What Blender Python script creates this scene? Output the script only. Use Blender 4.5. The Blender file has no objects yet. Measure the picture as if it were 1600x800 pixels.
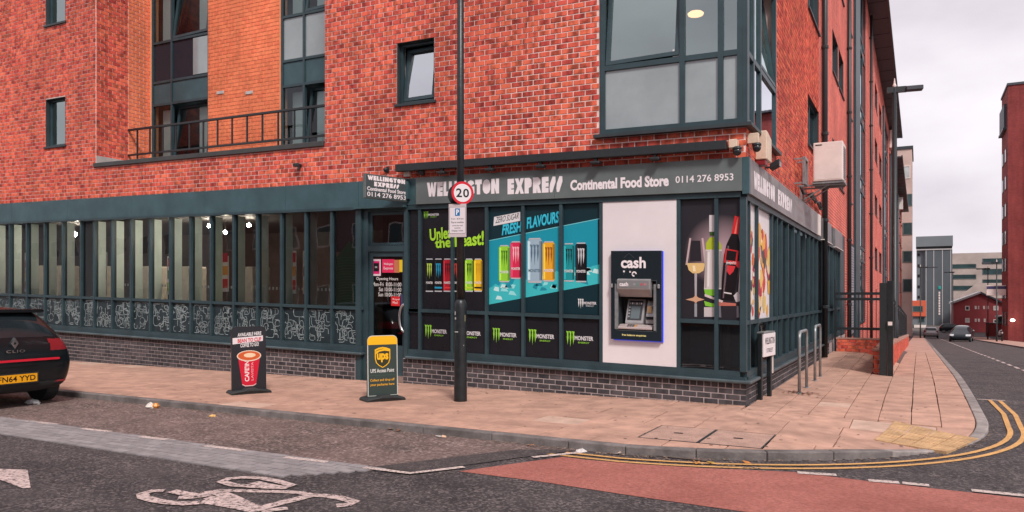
import bpy, bmesh, math, random
from mathutils import Vector, Matrix
random.seed(7)
S = bpy.context.scene
COL = S.collection
PI = math.pi
# ------------------------------------------------------------------ camera
F_PX, CX, HY, CAM_H = 1184.0, 800.0, 463.0, 1.5           # focal length and horizon of the 1600 px wide photograph
YAW = math.atan2(635, 1184)
FW = (-math.sin(YAW), math.cos(YAW)); RT = (math.cos(YAW), math.sin(YAW))
CAM = (2.0872, -10.6660, CAM_H)
cd = bpy.data.cameras.new('camera'); cam = bpy.data.objects.new('camera', cd); COL.objects.link(cam)
cam.location = CAM; cam.rotation_euler = (PI/2, 0, YAW)
cd.sensor_width = 36; cd.sensor_fit = 'HORIZONTAL'; cd.lens = 36*F_PX/1600
cd.shift_y = (HY-400)/1600; cd.clip_end = 3000; cd.clip_start = .05
S.camera = cam
# ------------------------------------------------------------------ world, sun, exposure
W = bpy.data.worlds.new('World'); S.world = W; W.use_nodes = True
nt = W.node_tree; nt.nodes.clear()
SUN_EL, SUN_AZ = math.radians(46), math.radians(137)        # azimuth: compass direction of the sun, clockwise from +Y
out = nt.nodes.new('ShaderNodeOutputWorld'); bg = nt.nodes.new('ShaderNodeBackground')
sky = nt.nodes.new('ShaderNodeTexSky'); sky.sky_type = 'NISHITA'; sky.sun_disc = False
sky.sun_elevation = SUN_EL; sky.sun_rotation = SUN_AZ
tc = nt.nodes.new('ShaderNodeTexCoord'); mp = nt.nodes.new('ShaderNodeMapping')
mp.inputs['Scale'].default_value = (1, 1, 2.2)
nz = nt.nodes.new('ShaderNodeTexNoise'); nz.inputs['Scale'].default_value = 2.9; nz.inputs['Detail'].default_value = 5
nz.inputs['Roughness'].default_value = .5
rp = nt.nodes.new('ShaderNodeValToRGB')
rp.color_ramp.elements[0].position = .32; rp.color_ramp.elements[0].color = (5.5, 4.95, 5.4, 1)
rp.color_ramp.elements[1].position = .66; rp.color_ramp.elements[1].color = (8.1, 7.6, 7.95, 1)
mx = nt.nodes.new('ShaderNodeMixRGB'); mx.inputs[0].default_value = .94
nt.links.new(tc.outputs['Generated'], mp.inputs['Vector']); nt.links.new(mp.outputs['Vector'], nz.inputs['Vector'])
nt.links.new(nz.outputs['Fac'], rp.inputs['Fac'])
nt.links.new(sky.outputs['Color'], mx.inputs[1]); nt.links.new(rp.outputs['Color'], mx.inputs[2])
nt.links.new(mx.outputs['Color'], bg.inputs['Color']); bg.inputs['Strength'].default_value = .066
nt.links.new(bg.outputs['Background'], out.inputs['Surface'])
sl = bpy.data.lights.new('sun', 'SUN'); so = bpy.data.objects.new('sun', sl); COL.objects.link(so)
sl.energy = 1.5; sl.angle = math.radians(11); sl.color = (1, .95, .9)
sdir = Vector((math.sin(SUN_AZ)*math.cos(SUN_EL), math.cos(SUN_AZ)*math.cos(SUN_EL), math.sin(SUN_EL)))
so.rotation_euler = sdir.to_track_quat('Z', 'Y').to_euler(); so.location = (10, -20, 40)
S.view_settings.view_transform = 'Standard'; S.view_settings.look = 'None'
S.view_settings.exposure = 1.06; S.view_settings.gamma = 1
S.render.engine = 'CYCLES'
try:
    S.cycles.use_denoising = True; S.cycles.max_bounces = 8; S.cycles.transparent_max_bounces = 12
    S.cycles.sample_clamp_indirect = 6
except Exception: pass
# ------------------------------------------------------------------ places
KS = .0227                                                  # the frontage climbs gently to the west
def zs(x): return -KS*min(x, 0)
def ray(px, py):
    s = (px-CX)/F_PX
    return FW[0]+s*RT[0], FW[1]+s*RT[1], (HY-py)/F_PX
def fr(px, py, y0=0.0):                                     # frontage plane: x and height above its own base line
    r = ray(px, py); d = (y0-CAM[1])/r[1]; x = CAM[0]+d*r[0]
    return x, CAM[2]+d*r[2]-zs(x)
def fx(px, y0=0.0): return fr(px, 463, y0)[0]
def fz(px, py, y0=0.0): return fr(px, py, y0)[1]
def sd(px, py, x0=0.0):                                     # side street plane: y and z
    r = ray(px, py); d = (x0-CAM[0])/r[0]
    return CAM[1]+d*r[1], CAM[2]+d*r[2]
def sy(px, x0=0.0): return sd(px, 463, x0)[0]
def gr(px, py, z=0.0):
    r = ray(px, py); d = (z-CAM[2])/r[2]
    return CAM[0]+d*r[0], CAM[1]+d*r[1]
def at(px, py, d):                                          # point at distance d along the view axis
    r = ray(px, py); return CAM[0]+d*r[0], CAM[1]+d*r[1], CAM[2]+d*r[2]
def gz(y):                                                  # the side street falls away
    if y < 2: return 0.0
    if y < 8: return -.04*(y-2)**2/12
    return -.04*(min(y, 108)-5)
def pz(x, y): return gz(y)*max(0, min(1, (x-.8)/.8))        # pavement
RZ = -.085
def rz(y): return RZ+gz(y)
# ------------------------------------------------------------------ materials
MATS = {}
def mat(name, col, rough=.6, metal=0.0, var=.0, vscale=8, bump=.0, bscale=60, rnd=0.0, spec=.5, dirt=0.0, dscale=1.5, coat=0.0, emit=0.0):
    m = bpy.data.materials.new(name); m.use_nodes = True; MATS[name] = m
    n = m.node_tree; L = n.links.new; b = n.nodes['Principled BSDF']
    b.inputs['Roughness'].default_value = rough; b.inputs['Metallic'].default_value = metal
    b.inputs['Specular IOR Level'].default_value = spec; b.inputs['Coat Weight'].default_value = coat
    c4 = (*col, 1); b.inputs['Base Color'].default_value = c4
    geo = n.nodes.new('ShaderNodeNewGeometry')
    sock = None
    def mul(prev, facsock, lo, hi):
        mr = n.nodes.new('ShaderNodeMapRange'); mr.inputs['To Min'].default_value = lo; mr.inputs['To Max'].default_value = hi
        L(facsock, mr.inputs['Value'])
        mm = n.nodes.new('ShaderNodeMixRGB'); mm.blend_type = 'MULTIPLY'; mm.inputs[0].default_value = 1
        if prev is None: mm.inputs[1].default_value = c4
        else: L(prev, mm.inputs[1])
        L(mr.outputs['Result'], mm.inputs[2]); return mm.outputs['Color'], mr
    def noise(scale, detail=4, rough_=.6):
        t = n.nodes.new('ShaderNodeTexNoise'); t.inputs['Scale'].default_value = scale; t.inputs['Detail'].default_value = detail
        t.inputs['Roughness'].default_value = rough_; L(geo.outputs['Position'], t.inputs['Vector']); return t.outputs['Fac']
    if var:
        sock, mr = mul(sock, noise(vscale), 1-var, 1+var); mr.inputs['From Min'].default_value = .3; mr.inputs['From Max'].default_value = .7
    if rnd:
        oi = n.nodes.new('ShaderNodeObjectInfo'); ad = n.nodes.new('ShaderNodeMath'); ad.operation = 'ADD'
        fr_ = n.nodes.new('ShaderNodeMath'); fr_.operation = 'FRACT'
        L(oi.outputs['Random'], ad.inputs[0]); L(geo.outputs['Random Per Island'], ad.inputs[1]); L(ad.outputs[0], fr_.inputs[0])
        sock, mr = mul(sock, fr_.outputs[0], 1-rnd, 1+rnd)
    if dirt:
        sock, mr = mul(sock, noise(dscale, 6, .65), 1-dirt, 1.0); mr.inputs['From Min'].default_value = .38; mr.inputs['From Max'].default_value = .6
    if sock is not None: L(sock, b.inputs['Base Color'])
    if bump:
        bp = n.nodes.new('ShaderNodeBump'); bp.inputs['Strength'].default_value = bump; bp.inputs['Distance'].default_value = .01
        L(noise(bscale, 5), bp.inputs['Height']); L(bp.outputs['Normal'], b.inputs['Normal'])
    if emit:
        b.inputs['Emission Color'].default_value = c4; b.inputs['Emission Strength'].default_value = emit
    return m
def brick_mat(name, tones, dark=.5, rough=.85):
    m = bpy.data.materials.new(name); m.use_nodes = True; MATS[name] = m
    n = m.node_tree; L = n.links.new; b = n.nodes['Principled BSDF']; b.inputs['Roughness'].default_value = rough
    b.inputs['Specular IOR Level'].default_value = .25
    geo = n.nodes.new('ShaderNodeNewGeometry'); oi = n.nodes.new('ShaderNodeObjectInfo')
    ad = n.nodes.new('ShaderNodeMath'); fc = n.nodes.new('ShaderNodeMath'); fc.operation = 'FRACT'
    L(oi.outputs['Random'], ad.inputs[0]); L(geo.outputs['Random Per Island'], ad.inputs[1]); L(ad.outputs[0], fc.inputs[0])
    rp = n.nodes.new('ShaderNodeValToRGB'); rp.color_ramp.interpolation = 'LINEAR'
    e = rp.color_ramp.elements
    while len(e) < len(tones): e.new(.5)
    for i, c in enumerate(tones): e[i].position = i/(len(tones)-1); e[i].color = (*c, 1)
    L(fc.outputs[0], rp.inputs['Fac'])
    mp = n.nodes.new('ShaderNodeMapping'); mp.inputs['Scale'].default_value = (1, 1, .55)
    L(geo.outputs['Position'], mp.inputs['Vector'])
    t = n.nodes.new('ShaderNodeTexNoise'); t.inputs['Scale'].default_value = 9; t.inputs['Detail'].default_value = 3; L(mp.outputs[0], t.inputs['Vector'])
    off = n.nodes.new('ShaderNodeVectorMath'); off.operation = 'ADD'
    sc = n.nodes.new('ShaderNodeVectorMath'); sc.operation = 'SCALE'; sc.inputs[0].default_value = (13, 7, 5); L(fc.outputs[0], sc.inputs['Scale'])
    L(mp.outputs[0], off.inputs[0]); L(sc.outputs[0], off.inputs[1]); L(off.outputs[0], t.inputs['Vector'])
    mr = n.nodes.new('ShaderNodeMapRange'); mr.inputs['From Min'].default_value = .36; mr.inputs['From Max'].default_value = .56
    mr.inputs['To Min'].default_value = 1-dark; mr.inputs['To Max'].default_value = 1.05; L(t.outputs['Fac'], mr.inputs['Value'])
    mm = n.nodes.new('ShaderNodeMixRGB'); mm.blend_type = 'MULTIPLY'; mm.inputs[0].default_value = 1
    L(rp.outputs['Color'], mm.inputs[1]); L(mr.outputs[0], mm.inputs[2])
    t2 = n.nodes.new('ShaderNodeTexNoise'); t2.inputs['Scale'].default_value = .7; t2.inputs['Detail'].default_value = 5; L(geo.outputs['Position'], t2.inputs['Vector'])
    m2 = n.nodes.new('ShaderNodeMapRange'); m2.inputs['From Min'].default_value = .35; m2.inputs['From Max'].default_value = .65
    m2.inputs['To Min'].default_value = .82; m2.inputs['To Max'].default_value = 1.12; L(t2.outputs['Fac'], m2.inputs['Value'])
    m3 = n.nodes.new('ShaderNodeMixRGB'); m3.blend_type = 'MULTIPLY'; m3.inputs[0].default_value = 1
    L(mm.outputs['Color'], m3.inputs[1]); L(m2.outputs[0], m3.inputs[2]); 

    m4p = n.nodes.new('ShaderNodeMapping'); m4p.inputs['Scale'].default_value = (2.6, 2.6, .22); L(geo.outputs['Position'], m4p.inputs['Vector'])
    t4 = n.nodes.new('ShaderNodeTexNoise'); t4.inputs['Scale'].default_value = 1.0; t4.inputs['Detail'].default_value = 6; L(m4p.outputs[0], t4.inputs['Vector'])
    m4 = n.nodes.new('ShaderNodeMapRange'); m4.inputs['From Min'].default_value = .36; m4.inputs['From Max'].default_value = .56
    m4.inputs['To Min'].default_value = .88; m4.inputs['To Max'].default_value = 1.05; L(t4.outputs['Fac'], m4.inputs['Value'])
    m5 = n.nodes.new('ShaderNodeMixRGB'); m5.blend_type = 'MULTIPLY'; m5.inputs[0].default_value = 1
    L(m3.outputs['Color'], m5.inputs[1]); L(m4.outputs[0], m5.inputs[2]); L(m5.outputs['Color'], b.inputs['Base Color'])
    t3 = n.nodes.new('ShaderNodeTexNoise'); t3.inputs['Scale'].default_value = 140; L(geo.outputs['Position'], t3.inputs['Vector'])
    bp = n.nodes.new('ShaderNodeBump'); bp.inputs['Strength'].default_value = .35; bp.inputs['Distance'].default_value = .004
    L(t3.outputs['Fac'], bp.inputs['Height']); L(bp.outputs['Normal'], b.inputs['Normal'])
    return m
def bricktex_mat(name, c1, c2, mortar, axis, bw=.196, bh=.084, mort=.011):
    """brick bond for walls too far off to lay brick by brick; axis: the horizontal world axis of the wall"""
    m = bpy.data.materials.new(name); m.use_nodes = True; MATS[name] = m
    n = m.node_tree; L = n.links.new; b = n.nodes['Principled BSDF']; b.inputs['Roughness'].default_value = .88
    b.inputs['Specular IOR Level'].default_value = .25
    geo = n.nodes.new('ShaderNodeNewGeometry'); sp = n.nodes.new('ShaderNodeSeparateXYZ'); cb = n.nodes.new('ShaderNodeCombineXYZ')
    L(geo.outputs['Position'], sp.inputs[0]); L(sp.outputs[axis], cb.inputs['X']); L(sp.outputs['Z'], cb.inputs['Y'])
    bt = n.nodes.new('ShaderNodeTexBrick'); bt.inputs['Scale'].default_value = 1; bt.inputs['Brick Width'].default_value = bw
    bt.inputs['Row Height'].default_value = bh; bt.inputs['Mortar Size'].default_value = mort*.5; bt.inputs['Mortar Smooth'].default_value = .1
    bt.inputs['Color1'].default_value = (*c1, 1); bt.inputs['Color2'].default_value = (*c2, 1); bt.inputs['Mortar'].default_value = (*mortar, 1)
    L(cb.outputs[0], bt.inputs['Vector'])
    t2 = n.nodes.new('ShaderNodeTexNoise'); t2.inputs['Scale'].default_value = .6; t2.inputs['Detail'].default_value = 6; L(geo.outputs['Position'], t2.inputs['Vector'])
    m2 = n.nodes.new('ShaderNodeMapRange'); m2.inputs['From Min'].default_value = .35; m2.inputs['From Max'].default_value = .65
    m2.inputs['To Min'].default_value = .82; m2.inputs['To Max'].default_value = 1.1; L(t2.outputs['Fac'], m2.inputs['Value'])
    m3 = n.nodes.new('ShaderNodeMixRGB'); m3.blend_type = 'MULTIPLY'; m3.inputs[0].default_value = 1
    L(bt.outputs['Color'], m3.inputs[1]); L(m2.outputs[0], m3.inputs[2]); 

    m4p = n.nodes.new('ShaderNodeMapping'); m4p.inputs['Scale'].default_value = (2.6, 2.6, .22); L(geo.outputs['Position'], m4p.inputs['Vector'])
    t4 = n.nodes.new('ShaderNodeTexNoise'); t4.inputs['Scale'].default_value = 1.0; t4.inputs['Detail'].default_value = 6; L(m4p.outputs[0], t4.inputs['Vector'])
    m4 = n.nodes.new('ShaderNodeMapRange'); m4.inputs['From Min'].default_value = .36; m4.inputs['From Max'].default_value = .56
    m4.inputs['To Min'].default_value = .88; m4.inputs['To Max'].default_value = 1.05; L(t4.outputs['Fac'], m4.inputs['Value'])
    m5 = n.nodes.new('ShaderNodeMixRGB'); m5.blend_type = 'MULTIPLY'; m5.inputs[0].default_value = 1
    L(m3.outputs['Color'], m5.inputs[1]); L(m4.outputs[0], m5.inputs[2]); L(m5.outputs['Color'], b.inputs['Base Color'])
    bp = n.nodes.new('ShaderNodeBump'); bp.inputs['Strength'].default_value = .5; bp.inputs['Distance'].default_value = .006; bp.invert = True
    L(bt.outputs['Fac'], bp.inputs['Height']); L(bp.outputs['Normal'], b.inputs['Normal'])
    return m
def glass_mat(name, tint, base, gain, rough=.01, gcol=(.9, .95, 1)):
    m = bpy.data.materials.new(name); m.use_nodes = True; MATS[name] = m
    n = m.node_tree; n.nodes.clear(); L = n.links.new
    o = n.nodes.new('ShaderNodeOutputMaterial'); mx = n.nodes.new('ShaderNodeMixShader')
    tr = n.nodes.new('ShaderNodeBsdfTransparent'); tr.inputs['Color'].default_value = (*tint, 1)
    gl = n.nodes.new('ShaderNodeBsdfGlossy'); gl.inputs['Roughness'].default_value = rough; gl.inputs['Color'].default_value = (*gcol, 1)
    fn = n.nodes.new('ShaderNodeFresnel'); fn.inputs['IOR'].default_value = 1.5
    ma = n.nodes.new('ShaderNodeMath'); ma.operation = 'MULTIPLY_ADD'; ma.inputs[1].default_value = gain; ma.inputs[2].default_value = base; ma.use_clamp = True
    geo = n.nodes.new('ShaderNodeNewGeometry'); t = n.nodes.new('ShaderNodeTexNoise'); t.inputs['Scale'].default_value = 1.3
    L(geo.outputs['Position'], t.inputs['Vector'])
    bp = n.nodes.new('ShaderNodeBump'); bp.inputs['Strength'].default_value = .06; bp.inputs['Distance'].default_value = .03; L(t.outputs['Fac'], bp.inputs['Height'])
    L(bp.outputs['Normal'], gl.inputs['Normal'])
    L(fn.outputs[0], ma.inputs[0]); L(ma.outputs[0], mx.inputs[0]); L(tr.outputs[0], mx.inputs[1]); L(gl.outputs[0], mx.inputs[2]); L(mx.outputs[0], o.inputs['Surface'])
    return m
def asphalt_mat(name, c_lo, c_hi, stone, amount=.5, scale=70, bump=.6):
    """bitumen with visible stone chips, patches of wear and fine relief"""
    m = bpy.data.materials.new(name); m.use_nodes = True; MATS[name] = m
    n = m.node_tree; L = n.links.new; b = n.nodes['Principled BSDF']; b.inputs['Roughness'].default_value = .8
    b.inputs['Specular IOR Level'].default_value = .3
    geo = n.nodes.new('ShaderNodeNewGeometry')
    def tex(scale, detail=5): 
        t = n.nodes.new('ShaderNodeTexNoise'); t.inputs['Scale'].default_value = scale; t.inputs['Detail'].default_value = detail
        t.inputs['Roughness'].default_value = .7; L(geo.outputs['Position'], t.inputs['Vector']); return t.outputs['Fac']
    def mr(s, a, b_, lo=0, hi=1):
        r = n.nodes.new('ShaderNodeMapRange'); r.inputs['From Min'].default_value = a; r.inputs['From Max'].default_value = b_
        r.inputs['To Min'].default_value = lo; r.inputs['To Max'].default_value = hi; L(s, r.inputs['Value']); return r.outputs[0]
    def mix(f, a, b_, typ='MIX'):
        x = n.nodes.new('ShaderNodeMixRGB'); x.blend_type = typ
        for k, v in ((0, f), (1, a), (2, b_)):
            if isinstance(v, (int, float)): x.inputs[k].default_value = v
            elif isinstance(v, tuple): x.inputs[k].default_value = (*v, 1)
            else: L(v, x.inputs[k])
        return x.outputs['Color']
    c = mix(mr(tex(1.1, 6), .35, .65), c_lo, c_hi)
    vo = n.nodes.new('ShaderNodeTexVoronoi'); vo.inputs['Scale'].default_value = scale; L(geo.outputs['Position'], vo.inputs['Vector'])
    sp = n.nodes.new('ShaderNodeSeparateColor'); L(vo.outputs['Color'], sp.inputs[0])
    f = mr(sp.outputs[0], .45, 1, 0, amount)
    pm = n.nodes.new('ShaderNodeMath'); pm.operation = 'MULTIPLY'; L(f, pm.inputs[0]); L(mr(tex(3, 4), .3, .65, .25, 1), pm.inputs[1])
    c = mix(pm.outputs[0], c, stone)
    c = mix(1.0, c, mr(tex(26, 4), .3, .7, .72, 1.22), 'MULTIPLY')
    L(c, b.inputs['Base Color'])
    bp = n.nodes.new('ShaderNodeBump'); bp.inputs['Strength'].default_value = bump; bp.inputs['Distance'].default_value = .012
    L(tex(90, 4), bp.inputs['Height']); L(bp.outputs['Normal'], b.inputs['Normal'])
    return m
def paint_mat(name, col, under, wear=.5, scale=24):
    """road paint worn through to the asphalt"""
    m = bpy.data.materials.new(name); m.use_nodes = True; MATS[name] = m
    n = m.node_tree; L = n.links.new; b = n.nodes['Principled BSDF']; b.inputs['Roughness'].default_value = .75
    b.inputs['Specular IOR Level'].default_value = .3
    geo = n.nodes.new('ShaderNodeNewGeometry')
    def tex(s, d=6):
        t = n.nodes.new('ShaderNodeTexNoise'); t.inputs['Scale'].default_value = s; t.inputs['Detail'].default_value = d; t.inputs['Roughness'].default_value = .7
        L(geo.outputs['Position'], t.inputs['Vector']); return t.outputs['Fac']
    r = n.nodes.new('ShaderNodeMapRange'); r.inputs['From Min'].default_value = wear-.05; r.inputs['From Max'].default_value = wear+.10
    L(tex(scale), r.inputs['Value'])
    x = n.nodes.new('ShaderNodeMixRGB'); x.inputs[1].default_value = (*under, 1); x.inputs[2].default_value = (*col, 1); L(r.outputs[0], x.inputs[0])
    r2 = n.nodes.new('ShaderNodeMapRange'); r2.inputs['From Min'].default_value = .3; r2.inputs['From Max'].default_value = .7
    r2.inputs['To Min'].default_value = .75; r2.inputs['To Max'].default_value = 1.1; L(tex(5), r2.inputs['Value'])
    y = n.nodes.new('ShaderNodeMixRGB'); y.blend_type = 'MULTIPLY'; y.inputs[0].default_value = 1; L(x.outputs[0], y.inputs[1]); L(r2.outputs[0], y.inputs[2])
    L(y.outputs[0], b.inputs['Base Color'])
    bp = n.nodes.new('ShaderNodeBump'); bp.inputs['Strength'].default_value = .4; bp.inputs['Distance'].default_value = .01; L(tex(90), bp.inputs['Height'])
    L(bp.outputs['Normal'], b.inputs['Normal'])
    return m
M = MATS
brick_mat('brick_red', [(.50, .065, .052), (.67, .11, .072), (.74, .135, .08), (.77, .165, .088), (.65, .10, .07)], .55)
brick_mat('brick_orange', [(.80, .20, .095), (.84, .235, .11), (.78, .185, .09)], .16)
brick_mat('brick_dark', [(.045, .042, .048), (.07, .064, .07), (.095, .08, .084), (.06, .053, .058)], .35)
mat('mortar', (.82, .60, .55), .95, var=.15, vscale=5, bump=.4, bscale=120)
mat('mortar_grey', (.40, .33, .325), .95, var=.2, vscale=5, bump=.4, bscale=120)
mat('mortar_orange', (.80, .36, .2), .95, var=.1, bump=.3, bscale=120)
bricktex_mat('brick_far_side', (.56, .08, .06), (.70, .125, .08), (.78, .48, .42), 'Y', .235)
bricktex_mat('brick_far_front', (.56, .08, .06), (.70, .125, .08), (.78, .48, .42), 'X')
bricktex_mat('brick_far_dark', (.20, .035, .035), (.26, .045, .04), (.22, .08, .075), 'X')
bricktex_mat('brick_far_dark_side', (.20, .035, .035), (.26, .045, .04), (.22, .08, .075), 'Y')
mat('teal', (.048, .10, .115), .45, var=.1, vscale=2, dirt=.25, spec=.4)
mat('teal_frame', (.030, .058, .069), .42, var=.08, vscale=3, dirt=.2, spec=.45)
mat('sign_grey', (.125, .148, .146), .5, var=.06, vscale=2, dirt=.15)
mat('sign_grey_side', (.22, .20, .205), .35, var=.1, vscale=1.5, dirt=.2)  # lighter than sign_grey: sky reflection on the side fascia put into the colour
mat('faded_print', (.36, .28, .275), .5)
mat('sill_dark', (.03, .042, .048), .5, dirt=.3)
mat('ledge', (.075, .10, .11), .4, dirt=.4, dscale=3)
mat('coping', (.055, .055, .055), .6, dirt=.3)
mat('flashing', (.55, .52, .5), .5, dirt=.3)
mat('black_metal', (.018, .022, .025), .42, var=.2, vscale=20, bump=.1, bscale=40, spec=.5)
mat('black_post', (.014, .018, .021), .38, var=.25, vscale=12, bump=.25, bscale=18, dirt=.35, dscale=9)
mat('slate', (.045, .05, .065), .55, var=.1, vscale=3)
mat('white_letter', (.82, .74, .76), .5)
mat('white_panel', (.76, .69, .70), .4, var=.04, vscale=1.2, dirt=.06, bump=.05, bscale=4)
mat('white_plastic', (.78, .67, .63), .45, dirt=.12, dscale=3)
mat('cream', (.72, .55, .42), .55, dirt=.2, dscale=4)
mat('interior_dark', (.035, .03, .03), .8)
mat('interior_floor', (.08, .06, .055), .6)
mat('interior_back', (.11, .08, .07), .8, var=.6, vscale=.9)
mat('fin', (.80, .92, .84), .6, var=.1, vscale=2)
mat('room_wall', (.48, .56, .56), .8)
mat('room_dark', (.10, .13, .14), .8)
mat('blind', (.62, .66, .64), .8)
mat('soft_panel', (.29, .33, .34), .06, var=.12, vscale=.8, spec=.9, dirt=.12, dscale=1.2)
mat('pane_dark', (.018, .023, .032), .12, spec=.22)
mat('panel_film', (.022, .034, .040), .3, var=.3, vscale=2.5, spec=.4)
mat('soft_dark', (.03, .034, .045), .10, spec=.6)
mat('galv', (.34, .36, .37), .42, metal=.6, var=.15, vscale=14, dirt=.25, dscale=9)
mat('rubber', (.022, .026, .027), .7, var=.2, vscale=10)
mat('steel', (.60, .60, .60), .28, metal=1)
mat('chrome', (.75, .76, .78), .12, metal=1)
mat('slab', (.50, .290, .216), .85, var=.14, vscale=5, rnd=.075, bump=.6, bscale=45, dirt=.24, dscale=2.6)
mat('slab_pale', (.54, .36, .28), .85, var=.1, vscale=4, rnd=.05, bump=.4, bscale=55, dirt=.15, dscale=2)
mat('slab_brown', (.42, .245, .185), .85, var=.1, vscale=4, bump=.4, bscale=55, dirt=.15)
mat('slab_bed', (.10, .07, .06), .95, var=.3, vscale=9)
mat('pavement_far', (.47, .28, .225), .88, var=.12, vscale=3, bump=.3, bscale=40, dirt=.2)
mat('tactile', (.53, .325, .165), .8, var=.18, vscale=6, rnd=.08, bump=.3, dirt=.25, dscale=4)
mat('cover', (.46, .285, .225), .9, var=.3, vscale=70, bump=.8, bscale=90, dirt=.25, dscale=5)
mat('kerb', (.19, .165, .158), .85, var=.2, vscale=7, rnd=.12, bump=.7, bscale=40, dirt=.45, dscale=3)
mat('kerb_pale', (.30, .26, .245), .85, var=.2, vscale=7, rnd=.1, bump=.7, bscale=40, dirt=.35, dscale=3)
mat('sett', (.25, .225, .23), .8, var=.15, vscale=14, rnd=.16, bump=.4, bscale=60)
mat('earth', (.10, .08, .07), .95, var=.3)
asphalt_mat('asphalt', (.030, .026, .029), (.070, .058, .059), (.25, .20, .195), .85, 52, 1.0)
asphalt_mat('asphalt_new', (.040, .034, .036), (.070, .057, .057), (.19, .15, .145), .7, 60)
asphalt_mat('asphalt_bay', (.085, .064, .06), (.19, .128, .115), (.44, .32, .29), .9, 38, 1.0)
asphalt_mat('red_surface', (.34, .11, .086), (.47, .17, .135), (.25, .085, .07), .7, 60, .9)
paint_mat('paint_white', (.62, .50, .46), (.05, .043, .045), .40, 46)
paint_mat('paint_worn', (.60, .46, .43), (.05, .043, .045), .425, 30)
paint_mat('paint_yellow', (.66, .36, .13), (.055, .046, .048), .36, 50)
glass_mat('glass_shop', (.92, .95, .93), .055, 1.0)
glass_mat('glass_dark', (.30, .38, .40), .07, 1.0)
glass_mat('glass_upper', (.72, .88, .86), .30, 1.2, gcol=(.80, .95, .93))
glass_mat('glass_recess', (.72, .82, .82), .02, .7)
glass_mat('glass_mirror', (.25, .32, .33), .5, 1.0)
mat('vinyl_black', (.013, .013, .017), .25, var=.15, vscale=3, spec=.45)
mat('vinyl_print', (.8, .8, .8), .4)
PC = {}
def pc(r, g, b, rough=.35):                                  # plain print colour given as seen on screen (0-255)
    k = (r, g, b, rough)
    if k not in PC:
        lin = tuple(((c/255)/12.92 if c/255 <= .04045 else ((c/255+.055)/1.055)**2.4) for c in (r, g, b))
        PC[k] = mat('print_%02x%02x%02x' % (r, g, b), tuple(c*.92 for c in lin), rough, spec=.35)
    return PC[k]
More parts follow.
